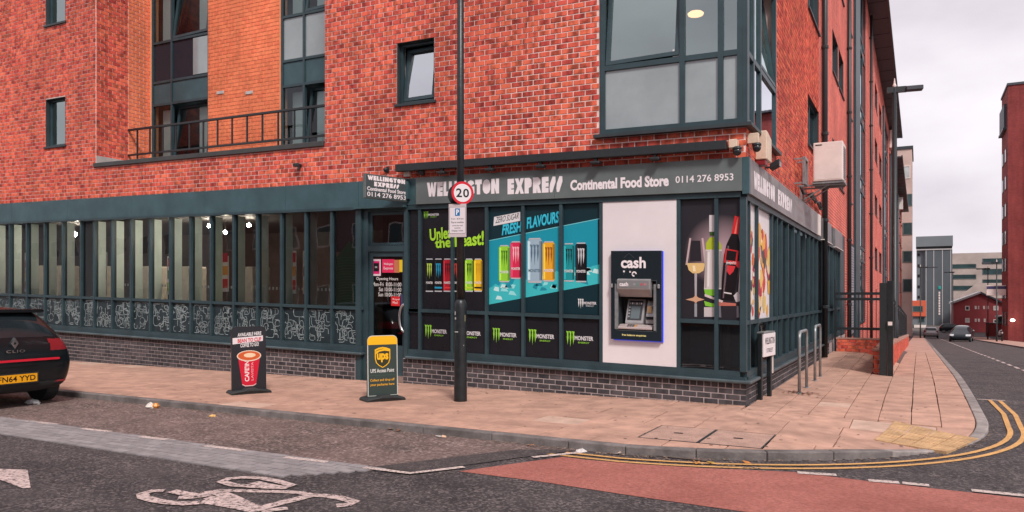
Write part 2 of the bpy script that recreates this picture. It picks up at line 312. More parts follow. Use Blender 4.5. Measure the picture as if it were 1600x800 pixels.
# ------------------------------------------------------------------ mesh tools
class MB:
    def __init__(s): s.v = []; s.f = []
    def quad(s, *p):
        i = len(s.v); s.v += [tuple(q) for q in p]; s.f.append(tuple(range(i, i+len(p)))); return s
    def box(s, x0, x1, y0, y1, z0, z1, skip=''):
        i = len(s.v)
        s.v += [(x0, y0, z0), (x1, y0, z0), (x1, y1, z0), (x0, y1, z0), (x0, y0, z1), (x1, y0, z1), (x1, y1, z1), (x0, y1, z1)]
        fs = {'b': (3, 2, 1, 0), 't': (4, 5, 6, 7), 'f': (0, 1, 5, 4), 'r': (1, 2, 6, 5), 'k': (2, 3, 7, 6), 'l': (3, 0, 4, 7)}
        s.f += [tuple(i+j for j in fs[k]) for k in fs if k not in skip]; return s
    def tube(s, p0, p1, r0, r1=None, n=12, caps=True):
        r1 = r0 if r1 is None else r1
        a = Vector(p0); b = Vector(p1); d = (b-a).normalized()
        u = d.orthogonal().normalized(); w = d.cross(u); i = len(s.v)
        for c, r in ((a, r0), (b, r1)):
            for k in range(n):
                t = 2*PI*k/n; s.v.append(tuple(c+u*r*math.cos(t)+w*r*math.sin(t)))
        for k in range(n): s.f.append((i+k, i+(k+1) % n, i+n+(k+1) % n, i+n+k))
        if caps: s.f.append(tuple(i+n-1-k for k in range(n))); s.f.append(tuple(i+n+k for k in range(n)))
        return s
    def path(s, pts, r, n=10):
        pts = [Vector(p) for p in pts]; i = len(s.v); ref = None
        for j, p in enumerate(pts):
            d = (pts[min(j+1, len(pts)-1)]-pts[max(j-1, 0)]).normalized()
            if ref is None: ref = d.orthogonal().normalized()
            ref = (ref-d*ref.dot(d)).normalized(); w = d.cross(ref)
            for k in range(n):
                t = 2*PI*k/n; s.v.append(tuple(p+ref*r*math.cos(t)+w*r*math.sin(t)))
        for j in range(len(pts)-1):
            for k in range(n): s.f.append((i+j*n+k, i+j*n+(k+1) % n, i+(j+1)*n+(k+1) % n, i+(j+1)*n+k))
        s.f.append(tuple(i+n-1-k for k in range(n))); e = i+(len(pts)-1)*n; s.f.append(tuple(e+k for k in range(n)))
        return s
    def lathe(s, prof, c=(0, 0, 0), n=20):
        i = len(s.v)
        for r, z in prof:
            for k in range(n):
                t = 2*PI*k/n; s.v.append((c[0]+r*math.cos(t), c[1]+r*math.sin(t), c[2]+z))
        for j in range(len(prof)-1):
            for k in range(n): s.f.append((i+j*n+k, i+j*n+(k+1) % n, i+(j+1)*n+(k+1) % n, i+(j+1)*n+k))
        s.f.append(tuple(i+n-1-k for k in range(n))); e = i+(len(prof)-1)*n; s.f.append(tuple(e+k for k in range(n)))
        return s
    def sphere(s, c, r, n=14, m=8, sz=1.0):
        return s.lathe([(max(.001, r*math.sin(PI*j/m)), -r*sz*math.cos(PI*j/m)) for j in range(m+1)], c, n)
    def prism(s, poly, m0, m1):
        """outline poly (u,v) closed between two mappings (u,v)->xyz: back m0, front m1"""
        i = len(s.v); n = len(poly)
        s.v += [tuple(m0(*p)) for p in poly]+[tuple(m1(*p)) for p in poly]
        s.f.append(tuple(i+n+k for k in range(n))); s.f.append(tuple(i+n-1-k for k in range(n)))
        for k in range(n): s.f.append((i+k, i+(k+1) % n, i+n+(k+1) % n, i+n+k))
        return s
    def poly(s, poly, mp):
        return s.quad(*[mp(*p) for p in poly])
    def ribbon(s, pts, w, mp=lambda u, v: (u, v, 0), closed=False):
        n = len(pts); L_, R_ = [], []
        for j in range(n):
            a = pts[(j-1) % n] if closed or j > 0 else pts[j]; b = pts[(j+1) % n] if closed or j < n-1 else pts[j]
            dx, dy = b[0]-a[0], b[1]-a[1]; l = math.hypot(dx, dy) or 1; nx, ny = -dy/l*w/2, dx/l*w/2
            L_.append(mp(pts[j][0]+nx, pts[j][1]+ny)); R_.append(mp(pts[j][0]-nx, pts[j][1]-ny))
        for j in range(n if closed else n-1):
            k = (j+1) % n; s.quad(R_[j], R_[k], L_[k], L_[j])
        return s
    def build(s, name, m, parent=None, warp=False, world=False, smooth=False, bevel=0, segs=1, label=None, kind=None, cat=None, group=None, mapf=None):
        v = s.v
        if mapf: v = [mapf(*p) for p in v]
        if warp: v = [(x, y, z+zs(x)) for x, y, z in v]
        if world and parent:
            r = parent
            while r.parent: r = r.parent
            l = r.location; v = [(x-l[0], y-l[1], z-l[2]) for x, y, z in v]
        me = bpy.data.meshes.new(name); me.from_pydata(v, [], s.f)
        for mm in (m if isinstance(m, (list, tuple)) else [m]): me.materials.append(M[mm] if isinstance(mm, str) else mm)
        if smooth: me.polygons.foreach_set('use_smooth', [True]*len(me.polygons))
        o = bpy.data.objects.new(name, me); COL.objects.link(o)
        if parent: o.parent = parent
        if bevel:
            b = o.modifiers.new('bevel', 'BEVEL'); b.width = bevel; b.segments = segs; b.limit_method = 'ANGLE'; b.angle_limit = .6
        tag(o, label, cat, group, kind)
        return o
def tag(o, label=None, cat=None, group=None, kind=None):
    for k, v in (('label', label), ('category', cat), ('group', group), ('kind', kind)):
        if v: o[k] = v
    return o
def thing(name, label, cat, loc=(0, 0, 0), rz_=0, group=None):
    o = bpy.data.objects.new(name, None); COL.objects.link(o); o.location = loc; o.rotation_euler = (0, 0, rz_)
    o.empty_display_size = .2
    return tag(o, label, cat, group)
def place(name, me, parent, loc, rot=(0, 0, 0), sc=None):   # another object on shared mesh data
    o = bpy.data.objects.new(name, me); COL.objects.link(o); o.parent = parent; o.location = loc; o.rotation_euler = rot
    if sc: o.scale = sc
    return o
def copy_tree(o, parent=None):
    c = o.copy(); COL.objects.link(c)
    if parent: c.parent = parent
    for ch in list(o.children): copy_tree(ch, c)
    return c
def mesh_of(m, name, mb, smooth=False):
    me = bpy.data.meshes.new(name); me.from_pydata(mb.v, [], mb.f); me.materials.append(M[m] if isinstance(m, str) else m)
    if smooth: me.polygons.foreach_set('use_smooth', [True]*len(me.polygons))
    return me
_TXT = {}
def glyphs(s, offset=0.0, shear=0.0, res=3, spacing=1.0):
    k = (s, offset, shear, res, spacing)
    if k in _TXT: return _TXT[k]
    c = bpy.data.curves.new('lettering', 'FONT'); c.body = s; c.offset = offset; c.shear = shear; c.resolution_u = res; c.space_character = spacing
    c.align_x = 'CENTER'
    o = bpy.data.objects.new('lettering', c); COL.objects.link(o)
    dg = bpy.context.evaluated_depsgraph_get(); me = bpy.data.meshes.new_from_object(o.evaluated_get(dg))
    v = [(p.co.x, p.co.y) for p in me.vertices]; f = [tuple(p.vertices) for p in me.polygons]
    bpy.data.objects.remove(o); bpy.data.curves.remove(c); bpy.data.meshes.remove(me)
    if v:
        x0 = min(p[0] for p in v); x1 = max(p[0] for p in v); y0 = min(p[1] for p in v); y1 = max(p[1] for p in v)
        v = [((a-x0)/(x1-x0), (b-y0)/(y1-y0)) for a, b in v]
    _TXT[k] = (v, f); return v, f
def text(mb, s, u0, u1, v0, v1, mp, offset=.0, shear=.0, res=3, tilt=0.0, spacing=1.0):
    """letters fitted to the box u0..u1, v0..v1 of a flat surface mp(u,v)->xyz"""
    v, f = glyphs(s, offset, shear, res, spacing); i = len(mb.v)
    for a, b in v:
        u = u0+a*(u1-u0); w = v0+b*(v1-v0)+tilt*(a-.5)*(u1-u0)
        mb.v.append(tuple(mp(u, w)))
    mb.f += [tuple(i+k for k in p) for p in f]; return mb
def front_map(y): return lambda u, v: (u, y, v)
def side_map(x): return lambda u, v: (x, u, v)
CHUNK = {
 'W': (1.25, [(0, 1), (.27, 1), (.36, .55), (.45, 1), (.57, 1), (.66, .55), (.74, 1), (1, 1), (.8, 0), (.58, 0), (.51, .32), (.44, 0), (.22, 0)]),
 'E': (.72, [(0, 0), (0, 1), (.95, 1), (.95, .70), (.55, .70), (.55, .63), (.95, .63), (.95, .37), (.55, .37), (.55, .30), (.95, .30), (.95, 0)]),
 'L': (.62, [(0, 0), (0, 1), (.55, 1), (.55, .3), (.95, .3), (.95, 0)]),
 'I': (.42, [(0, 0), (0, 1), (.92, 1), (.92, 0)]),
 'N': (.95, [(0, 0), (0, 1), (.4, 1), (.58, .55), (.58, 1), (.97, 1), (.97, 0), (.6, 0), (.42, .42), (.42, 0)]),
 'G': (.95, [(.5, 0), (.2, .08), (.03, .3), (.03, .7), (.2, .92), (.5, 1), (.8, .93), (.95, .75), (.6, .62), (.6, .55), (.97, .55), (.97, .1), (.75, .02)]),
 'T': (.8, [(.24, 0), (.24, .68), (0, .68), (0, 1), (.98, 1), (.98, .68), (.74, .68), (.74, 0)]),
 'O': (.95, [(.5, 0), (.2, .08), (.03, .3), (.03, .7), (.2, .92), (.5, 1), (.8, .92), (.97, .7), (.97, .3), (.8, .08)]),
 'X': (.95, [(0, 0), (.28, .5), (0, 1), (.38, 1), (.5, .75), (.62, 1), (1, 1), (.72, .5), (1, 0), (.62, 0), (.5, .25), (.38, 0)]),
 'P': (.8, [(0, 0), (0, 1), (.6, 1), (.88, .88), (.96, .64), (.86, .42), (.55, .34), (.55, 0)]),
 'R': (.85, [(0, 0), (0, 1), (.62, 1), (.9, .85), (.92, .6), (.74, .48), (1, 0), (.55, 0), (.48, .3), (.45, 0)]),
 'S': (.62, [(.0, .22), (.08, .55), (.5, 1), (.95, .98), (.98, .66), (.45, 0), (.08, 0)]),
 ' ': (.38, None)}
def chunk(mb, s, u0, u1, v0, v1, mp, dark=None):
    tot = sum(CHUNK[c][0]+.06 for c in s); k = (u1-u0)/tot; u = u0
    for c in s:
        w, p = CHUNK[c]
        if p:
            mb.quad(*[mp(u+a*w*k, v0+b*(v1-v0)) for a, b in p][::-1])
            if dark is not None:
                h = v1-v0
                if c in 'OP': dark.quad(*[mp(u+a*w*k, v0+b*h) for a, b in ((.46, .5), (.62, .62), (.56, .76), (.44, .66))])
                if c == 'W': dark.quad(*[mp(u+a*w*k, v0+b*h) for a, b in ((.34, .55), (.38, .55), (.37, .98), (.35, .98))])
        u += (w+.06)*k
    return mb
# ================================================================== GROUND
def gxy(pts, z=RZ): return [gr(px, py, z) for px, py in pts]
_pz0 = pz
BZ = ((-.5, -3.45), (1.35, -3.2), (2.83, -1.9), (2.83, .2))       # outer kerb line round the corner
def bez(t):
    c = ((1-t)**3, 3*t*(1-t)**2, 3*t*t*(1-t), t**3); return sum(k*p[0] for k, p in zip(c, BZ)), sum(k*p[1] for k, p in zip(c, BZ))
def off_curve(o, n=24):                                       # the same line shifted outwards by o
    r = []
    for i in range(n+1):
        t = i/n; a, b_ = bez(max(0, t-.01)), bez(min(1, t+.01)); dx, dy = b_[0]-a[0], b_[1]-a[1]; l = math.hypot(dx, dy); p = bez(t)
        r.append((p[0]+dy/l*o, p[1]-dx/l*o))
    return r
def pz(x, y):                                                # the pavement dips to the dropped kerb at the corner
    return _pz0(x, y)-.072*math.exp(-(max(0, math.hypot(x-2.35, y+1.3)-.35)**2)/.62)
ys = [-40, -8, 2, 3, 4, 5, 6, 7, 8, 14, 30, 60, 108, 130]
def strip(name, x0, x1, ys_, off, m, kind='structure', label=None):
    b = MB()
    for a, c in zip(ys_, ys_[1:]): b.quad((x0, a, gz(a)+off), (x1, a, gz(a)+off), (x1, c, gz(c)+off), (x0, c, gz(c)+off))
    return b.build(name, m, kind=kind, label=label)
b = MB()
yy = [-300]+ys+[900]
for a, c in zip(yy, yy[1:]): b.quad((-600, a, gz(a)-.3), (600, a, gz(a)-.3), (600, c, gz(c)-.3), (-600, c, gz(c)-.3))
b.build('ground', 'earth', kind='structure')
road = strip('road', -90, 90, ys, RZ, 'asphalt')
def rsheet(name, pts, off, m, parent=None, label=None):
    b = MB(); b.quad(*[(x, y, rz(y)+off) for x, y in pts]); return b.build(name, m, parent or road, label=label)
# parking bay beside the kerb, newer patch, red surfacing
rsheet('parking_bay', [(-26, -5.08), (-1.95, -5.10), (-1.25, -3.9), (-1.0, -3.45), (-26, -3.45)], .004, 'asphalt_bay')
rsheet('resurfaced_patch', [(-2.35, -5.06), (-1.92, -5.10), (-1.66, -4.66), (-1.27, -3.95), (-1.0, -3.52), (-1.55, -3.75)], .008, 'asphalt_new')
redp = gxy([(717, 737), (879, 714.5), (916, 719), (1000, 726), (1100, 732), (1240, 738), (1337, 750), (1487, 767), (1640, 784)])+[(3.3, -4.9)]+gxy([(1161, 800), (1000, 777), (837, 752)])
rsheet('red_cycle_crossing', redp, .004, 'red_surface')
# setts
b = MB(); n = 0; setts = []
for r in range(7):
    y = -5.78+r*.098
    for c in range(62):
        x = -14.2+c*.2+(.1 if r % 2 else 0)
        top_y = y+.092
        if x+.2 > -2.15+(y+5.2)*.9 and y < -5.3: 
            if x > -2.9-(-5.3-y)*1.6: continue
        if x > -2.3: continue
        setts.append((x, y))
bed = rsheet('sett_band', [(-14.3, -5.775), (-3.5, -5.775), (-2.3, -5.25), (-2.2, -5.09), (-14.3, -5.09)], .003, 'slab_bed')
sm = mesh_of('sett', 'sett', MB().box(.005, .195, .004, .094, -.02, .010, 'b'))
setts.sort(key=lambda p: (p[0]-CAM[0])**2+(p[1]-CAM[1])**2)
for x, y in setts[:290]: place('sett', sm, bed, (x, y, RZ+random.uniform(0, .004)))
b = MB()
for x, y in setts[290:]: b.box(x+.005, x+.195, y+.004, y+.094, RZ-.02, RZ+.011, 'b')
b.build('sett', 'sett', bed, kind='stuff')
# white and yellow markings
MK = [0]
def mark(name, line, w, m, off=.009, closed=False):
    MK[0] += 1; off = off*.7+(MK[0] % 14)*.0003; b = MB(); b.ribbon(line, w, lambda u, v: (u, v, rz(v)+off), closed); return b.build(name, m, road)
for a, c in (((0, 654), (10, 655)), ((43, 659), (88, 664.5)), ((129, 671), (173, 676)), ((218, 683.5), (271, 689.5)), ((320, 698), (384, 706)), ((444, 716), (512, 724))):
    mark('bay_dash', gxy([a, c]), .075, 'paint_white', .017)
mark('bay_line', gxy([(569, 732.5), (641, 741.5), (725, 731.5)]), .07, 'paint_white', .017)
mark('bay_line', gxy([(832, 716), (905, 708.5)]), .07, 'paint_white', .013)
for a, c in (((1246, 739.5), (1307, 743.5)), ((1357, 752), (1405, 755.5)), ((1410, 756), (1452, 760)), ((1518, 767.5), (1602, 776))):
    mark('give_way_dash', gxy([a, c]), .09, 'paint_white')
for o_, xe in ((.215, -1.05), (.345, -1.25)):
    mark('yellow_line', [(xe, -3.45-o_)]+off_curve(o_)+[(2.83+o_+.05, 1.4), (2.83+o_+.0, 2.95)], .056, 'paint_yellow')
mark('yellow_bar', [(2.88, 3.0), (3.25, 3.0)], .07, 'paint_white')
y = 4.0
while y < 100:
    L_ = 1.3 if y < 40 else 3
    mark('centre_dash', [(4.42, y), (4.45, y+L_)], .085, 'paint_white'); y += L_+.55
q = lambda X, Y: (200+X/4.21, 730+Y/4.21)
def bike(name, pts, w, closed=False):
    return mark(name, gxy([q(*p) for p in pts]), w, 'paint_worn', .009, closed)
bm_ = bike('cycle_symbol', [(240, 160), (165, 162), (95, 182), (105, 205), (175, 225), (270, 240), (380, 247), (470, 240)], .10)
bike('cycle_symbol', [(285, 163), (370, 180), (450, 190), (520, 178)], .10)
bike('cycle_symbol', [(615, 100), (665, 82), (760, 74), (880, 79), (980, 98), (1075, 126), (1030, 142), (940, 140), (800, 132), (690, 124)], .09, True)
bike('cycle_symbol', [(510, 172), (600, 158), (700, 158), (860, 162), (1000, 164), (1130, 172), (1210, 188)], .085)
bike('cycle_symbol', [(1205, 188), (1120, 212), (1000, 240), (900, 268), (840, 284), (800, 300)], .11)
bike('cycle_symbol', [(1205, 188), (1300, 192), (1400, 207), (1490, 232), (1440, 252), (1370, 258)], .10)
bike('cycle_symbol', [(610, 178), (680, 205), (760, 245), (840, 278)], .12)
bike('cycle_symbol', [(480, 232), (560, 235), (680, 256), (800, 280), (860, 296)], .12)
bike('cycle_symbol', [(330, 207), (430, 200), (520, 188), (600, 166)], .11)
bike('cycle_symbol', [(520, 205), (600, 215), (680, 232)], .09)
bike('cycle_symbol', [(830, 105), (900, 122), (1010, 140)], .10)
bike('cycle_symbol', [(880, 300), (960, 286), (1050, 276)], .08)
rsheet('arrow_marking', gxy([(-40, 730), (0, 734), (43, 735.5), (48, 764), (36, 764.5), (0, 751), (-40, 742)]), .009, 'paint_worn')
# ------------------------------------------------------------------ pavement
pav = MB()
def psheet(x0, x1, y0, y1, off, nx=6, ny=10):
    for i in range(nx):
        for j in range(ny):
            a, c = x0+(x1-x0)*i/nx, x0+(x1-x0)*(i+1)/nx; d, e = y0+(y1-y0)*j/ny, y0+(y1-y0)*(j+1)/ny
            pav.quad(*[(u, v, pz(u, v)+off) for u, v in ((a, d), (c, d), (c, e), (a, e))])
psheet(-60, -1, -3.44, 0.02, -.055, 4, 1); psheet(-1, .3, -3.4, .02, -.075, 6, 8); psheet(.3, .95, -2.6, .02, -.075, 4, 6); psheet(.95, 1.6, -2.2, -.6, -.1, 4, 4); psheet(1.6, 2.3, -1.4, -.6, -.1, 4, 4); psheet(.95, 2.76, -.6, .02, -.055, 10, 6)
psheet(0, 2.76, .02, 12, -.055, 8, 12); psheet(1.45, 2.76, 12, 24, -.055, 3, 6)
pavement = pav.build('pavement', 'slab_bed', kind='structure')
CLIP = [(-60, -3.315)]+off_curve(-.135)+[(2.695, 60), (-60, 60)]
bed_ = MB(); bed_.quad(*[(x, y, -.13) for x, y in [(.2, -.5)]+off_curve(-.05)]); bed_.build('slab_bed', 'slab_bed', pavement)
def clip(poly):
    outp = poly
    n = len(CLIP)
    for i in range(n):
        ax, ay = CLIP[i]; bx, by = CLIP[(i+1) % n]
        ins = lambda p: (bx-ax)*(p[1]-ay)-(by-ay)*(p[0]-ax) >= -1e-9
        inp, outp = outp, []
        for j in range(len(inp)):
            p, q_ = inp[j], inp[(j+1) % len(inp)]
            a, c = ins(p), ins(q_)
            if a: outp.append(p)
            if a != c:
                d1 = (bx-ax)*(p[1]-ay)-(by-ay)*(p[0]-ax); d2 = (bx-ax)*(q_[1]-ay)-(by-ay)*(q_[0]-ax); t = d1/(d1-d2)
                outp.append((p[0]+t*(q_[0]-p[0]), p[1]+t*(q_[1]-p[1])))
        if len(outp) < 3: return []
    return outp
def area(p): return abs(sum(p[i][0]*p[(i+1) % len(p)][1]-p[(i+1) % len(p)][0]*p[i][1] for i in range(len(p))))/2
slabs = []
rows = [-3.32, -2.94, -2.5, -2.06, -1.6, -1.0, -.4, .0]
for a, c in zip(rows, rows[1:]):
    x = -19.0-random.random()
    while x < 2.7:
        if c == 0.0 and x >= 0: break
        L_ = random.choice((.45, .6, .6, .75, .9)) if c > -3.1 else random.choice((.3, .45))
        x1 = x+L_
        if -3.0 < a < -2.3 and x < -.55 < x1+.25: x1 = -.55
        if -3.0 < a < -2.3 and -.56 < x < .73: x = .731; continue
        if c == 0.0 and x1 > 0: x1 = 0.0
        slabs.append((x, x1, a, c)); x = x1
cols = [.03, .47, .85, 1.27, 1.65, 2.01, 2.33, 2.70]
for a, c in zip(cols, cols[1:]):
    y = -.4+random.uniform(0, .3)
    slabs.append((a, c, -.4, y))
    lim = 24 if a > 1.5 else 11.7
    while y < lim:
        L_ = random.choice((.45, .6, .6, .75)); slabs.append((a, c, y, min(y+L_, lim))); y += L_
sl_ = []
for x0, x1, y0, y1 in slabs:
    g = random.choice((.003, .004, .005, .007, .009))
    if x1-x0 < .05 or y1-y0 < .05: continue
    p = clip([(x0+g, y0+g), (x1-g, y0+g), (x1-g, y1-g), (x0+g, y1-g)])
    mx_, my_ = sum(q_[0] for q_ in p)/max(1, len(p)), sum(q_[1] for q_ in p)/max(1, len(p))
    if len(p) >= 3 and area(p) > .01: sl_.append((p, ((x0+x1)/2-CAM[0])**2+((y0+y1)/2-CAM[1])**2))
sl_.sort(key=lambda t: t[1])
far = MB()
TQ = [gr(px, py, -.05) for px, py in ((1365, 687), (1480, 705), (1531, 683.5), (1397, 661))]
def in_tq(x, y, g=.0):
    return all((TQ[(k+1) % 4][0]-TQ[k][0])*(y-TQ[k][1])-(TQ[(k+1) % 4][1]-TQ[k][1])*(x-TQ[k][0]) > g for k in range(4))
for i, (p, d) in enumerate(sl_):
    lower = .0
    if any(in_tq(x, y) for x, y in p+[((p[0][0]+p[2][0])/2, (p[0][1]+p[2][1])/2)]): lower = .012
    dz = random.uniform(-.003, .002)-lower*.6; tx, ty = random.uniform(-.004, .004), random.uniform(-.004, .004)
    cx_ = sum(q_[0] for q_ in p)/len(p); cy_ = sum(q_[1] for q_ in p)/len(p)
    mb = MB() if i < 295 else far
    s = len(mb.v); n = len(p)
    top = [(x, y, pz(x, y)+dz+(x-cx_)*tx+(y-cy_)*ty) for x, y in p]
    inn = [(cx_+(x-cx_)*.985, cy_+(y-cy_)*.985, z+.0025) for x, y, z in top]
    mb.v += [(x, y, z-.06) for x, y, z in top]+top+inn
    mb.f.append(tuple(s+2*n+k for k in range(n)))
    for k in range(n):
        mb.f.append((s+k, s+(k+1) % n, s+n+(k+1) % n, s+n+k)); mb.f.append((s+n+k, s+n+(k+1) % n, s+2*n+(k+1) % n, s+2*n+k))
    if i < 295:
        r = random.random(); m = 'slab'
        if r < .03: m = 'slab_pale'
        elif r < .045: m = 'slab_brown'
        mb.build('slab', m, pavement)
far.build('slab', 'slab', pavement, kind='stuff')
b = MB()
for a, c in zip([24, 40, 70, 108], [40, 70, 108, 112]): b.quad((1.45, a, gz(a)-.004), (2.7, a, gz(a)-.004), (2.7, c, gz(c)-.004), (1.45, c, gz(c)-.004))
b.build('pavement_far_end', 'pavement_far', pavement)
b = MB()
for a, c in zip([-2, 2, 8, 30, 60, 108], [2, 8, 30, 60, 108, 112]): b.quad((7.86, a, gz(a)), (10.6, a, gz(a)), (10.6, c, gz(c)), (7.86, c, gz(c)))
b.build('pavement', 'pavement_far', kind='structure')
# tactile slabs at the crossing
def bil(u, v):
    (x0, y0), (x1, y1), (x2, y2), (x3, y3) = TQ
    return ((1-u)*(1-v)*x0+u*(1-v)*x1+u*v*x2+(1-u)*v*x3, (1-u)*(1-v)*y0+u*(1-v)*y1+u*v*y2+(1-u)*v*y3)
for i in range(4):
    for j in range(3):
        mb = MB(); g = .012
        c4 = [bil((i+a)/4+(g if a == 0 else -g), (j+e)/3+(g if e == 0 else -g)) for a, e in ((0, 0), (1, 0), (1, 1), (0, 1))]
        z = lambda x, y: pz(x, y)+.009
        mb.quad(*[(x, y, z(x, y)) for x, y in c4])
        for k in range(4): 
            (xa, ya), (xb, yb) = c4[k], c4[(k+1) % 4]; mb.quad((xa, ya, z(xa, ya)-.03), (xb, yb, z(xb, yb)-.03), (xb, yb, z(xb, yb)), (xa, ya, z(xa, ya)))
        for a in range(5):
            for e in range(5):
                x, y = bil((i+(a+.5)/5)/4, (j+(e+.5)/5)/3); mb.lathe([(.021, 0), (.015, .005)], (x, y, z(x, y)), 7)
        mb.build('tactile_slab', 'tactile', pavement)
for nm, x0, lab in (('access_cover', -.545, 'stone filled access cover in the pavement, the one further from the corner kerb'), ('access_cover', .094, 'stone filled access cover in the pavement, the one nearer the yellow tactile slabs')):
    t = thing(nm, lab, 'access cover', (x0, -2.935, 0), 0, 'access covers by the kerb')
    z = lambda x, y: pz(x+x0, y-2.935)
    def q4(mb, a, c, d, e, o): return mb.quad(*[(x, y, z(x, y)+o) for x, y in ((a, d), (c, d), (c, e), (a, e))])
    q4(MB(), .016, .619, .016, .854, .001).build('cover_tray', 'cover', t)
    f = MB()
    for a, c, d, e in ((0, .635, .0, .012), (0, .635, .858, .87), (0, .012, .012, .858), (.623, .635, .012, .858)): q4(f, a, c, d, e, .003)
    f.build('cover_frame', 'sill_dark', t)
    q4(MB(), .27, .37, .42, .455, .006).build('lifting_slot', 'vinyl_black', t)
# kerbs
kerb = thing('kerb', None, None); kerb['kind'] = 'structure'
def kstone(p, m='kerb'):
    mb = MB(); n = len(p); s = 0
    low = [(x, y, -.16+gz(y)) for x, y in p]; top = [(x, y, pz(x, y)+.001) for x, y in p]
    mb.v = low+top; mb.f = [tuple(n+k for k in range(n))]+[(k, (k+1) % n, n+(k+1) % n, n+k) for k in range(n)]
    return mb.build('kerb_stone', m, kerb, bevel=.012, segs=2)
x = -24.0
while x < -.55:
    x1 = min(x+.915, -.5); kstone([(x+.003, -3.45), (x1-.003, -3.45+random.uniform(-.004, .004)), (x1-.003, -3.325), (x+.003, -3.325)]); x = x1
oc, ic = off_curve(0, 32), off_curve(-.125, 32)
for i in range(0, 32, 4):
    e = .0016; o5, i5 = oc[i:i+5], ic[i:i+5]
    o5[0] = (o5[0][0]+(o5[1][0]-o5[0][0])*.03, o5[0][1]+(o5[1][1]-o5[0][1])*.03); i5[0] = (i5[0][0]+(i5[1][0]-i5[0][0])*.03, i5[0][1]+(i5[1][1]-i5[0][1])*.03)
    kstone(o5+i5[::-1], 'kerb_pale' if i >= 16 else 'kerb')
y = .203
while y < 34:
    kstone([(2.705, y+.003), (2.83, y+.003), (2.83, y+.912), (2.705, y+.912)], 'kerb_pale'); y += .915
b = MB()
for x0, ya in ((2.695, y), (7.73, -2)):
    pts = [ya]+[v for v in (2, 4, 6, 8, 30, 60, 85) if v > ya]+[108]
    for a, c in zip(pts, pts[1:]):
        b.quad((x0, a, gz(a)), (x0+.135, a, gz(a)), (x0+.135, c, gz(c)), (x0, c, gz(c)))
        xx = x0+.135 if x0 < 5 else x0
        b.quad((xx, a, gz(a)-.13), (xx, c, gz(c)-.13), (xx, c, gz(c)), (xx, a, gz(a)))
b.build('far_kerb_line', 'kerb', kerb, kind='stuff')

gum = MB(); r = random.Random(12)
for k in range(260):
    if r.random() < .6: x, y = r.uniform(-9, 2.4), r.uniform(-3.3, -.1)
    else: x, y = r.uniform(.3, 2.6), r.uniform(0, 11)
    if len(clip([(x-.03, y-.03), (x+.03, y-.03), (x+.03, y+.03), (x-.03, y+.03)])) != 4 or y < -3.25: continue
    a = r.uniform(.009, .022)
    gum.quad(*[(x+a*math.cos(t)*r.uniform(.8, 1.1), y+a*math.sin(t)*r.uniform(.8, 1.1), pz(x, y)+.006) for t in [i*PI/4 for i in range(8)]])
gum.build('gum_spots', mat('gum', (.20, .13, .105), .9), pavement, kind='stuff')
grit = MB()
for k in range(700):
    x = r.uniform(-11, .9); y = -3.455-abs(r.gauss(0, .05))-.006; a = r.uniform(.006, .018)
    th = r.random()*6; grit.quad(*[(x+a*math.cos(th+j*1.57), y+a*.7*math.sin(th+j*1.57), RZ+.006+r.uniform(0, .008)) for j in range(4)])
for k in range(260):
    x, y = off_curve(.006+abs(r.gauss(0, .04)), 40)[r.randint(0, 40)]; x += r.uniform(-.05, .05); a = r.uniform(.006, .018)
    th = r.random()*6; grit.quad(*[(x+a*math.cos(th+j*1.57), y+a*.7*math.sin(th+j*1.57), RZ+.006+r.uniform(0, .008)) for j in range(4)])
for k in range(380):
    x = r.uniform(-9.5, 0); y = -.03-abs(r.gauss(0, .035)); a = r.uniform(.006, .016)
    th = r.random()*6; grit.quad(*[(x+a*math.cos(th+j*1.57), y+a*.7*math.sin(th+j*1.57), .004+r.uniform(0, .008)) for j in range(4)])
grit.build('gutter_grit', mat('grit', (.22, .15, .11), .95, rnd=.5), kind='stuff', label='dead leaf crumbs and grit along the kerb and wall foot')
# tarred seams and a trench scar across the road
for pts in ([(3.9, -3), (4.0, 2), (3.85, 7), (3.95, 14)],):
    mark('tar_seam', pts, .022, 'asphalt_new', .003)
# ================================================================== THE SHOP BUILDING
B = thing('shop_building', 'red brick corner block of flats with a grey shopfront along its ground floor', 'building')
def bx(mb, ax, u0, u1, d0, d1, z0, z1):                      # F: u = x, depth runs into +y; S: u = y, depth runs into -x
    return mb.box(u0, u1, d0, d1, z0, z1) if ax == 'F' else mb.box(-d1, -d0, u0, u1, z0, z1)
def mp(ax, d): return (lambda u, v: (u, d, v)) if ax == 'F' else (lambda u, v: (-d, u, v))
def cells(ax, mb, u0, u1, z0, z1, d0, d1, holes):
    us = sorted({u0, u1, *[h for q_ in holes for h in q_[:2] if u0 < h < u1]}); zz = sorted({z0, z1, *[h for q_ in holes for h in q_[2:] if z0 < h < z1]})
    for a, c in zip(zz, zz[1:]):
        run = None
        for p, r in list(zip(us, us[1:]))+[(None, None)]:
            solid = p is not None and not any(h[0]-1e-6 <= p and r <= h[1]+1e-6 and h[2]-1e-6 <= a and c <= h[3]+1e-6 for h in holes)
            if solid: run = (run[0], r) if run else (p, r)
            elif run: bx(mb, ax, run[0], run[1], d0, d1, a, c); run = None
FH = [(-14.32, -7.54, 4.13, 15.0), (-5.90, -5.12, 4.70, 5.77), (-5.90, -5.12, 7.65, 8.72), (-16.24, -15.46, 4.69, 5.82), (-16.24, -15.46, 7.58, 8.72), (-2.14, 0, 3.87, 15.0)]
b = MB(); cells('F', b, -20.5, 0, 3.40, 8.95, .0, .25, FH); b.build('front_wall', 'mortar', B, warp=True)
for a, c in ((-20.5, -14.32), (-7.54, -2.14)): b = MB(); cells('F', b, a, c, 8.95, 15.0, -.008, .25, FH); b.build('upper_front_wall', 'brick_far_front', B, warp=True)
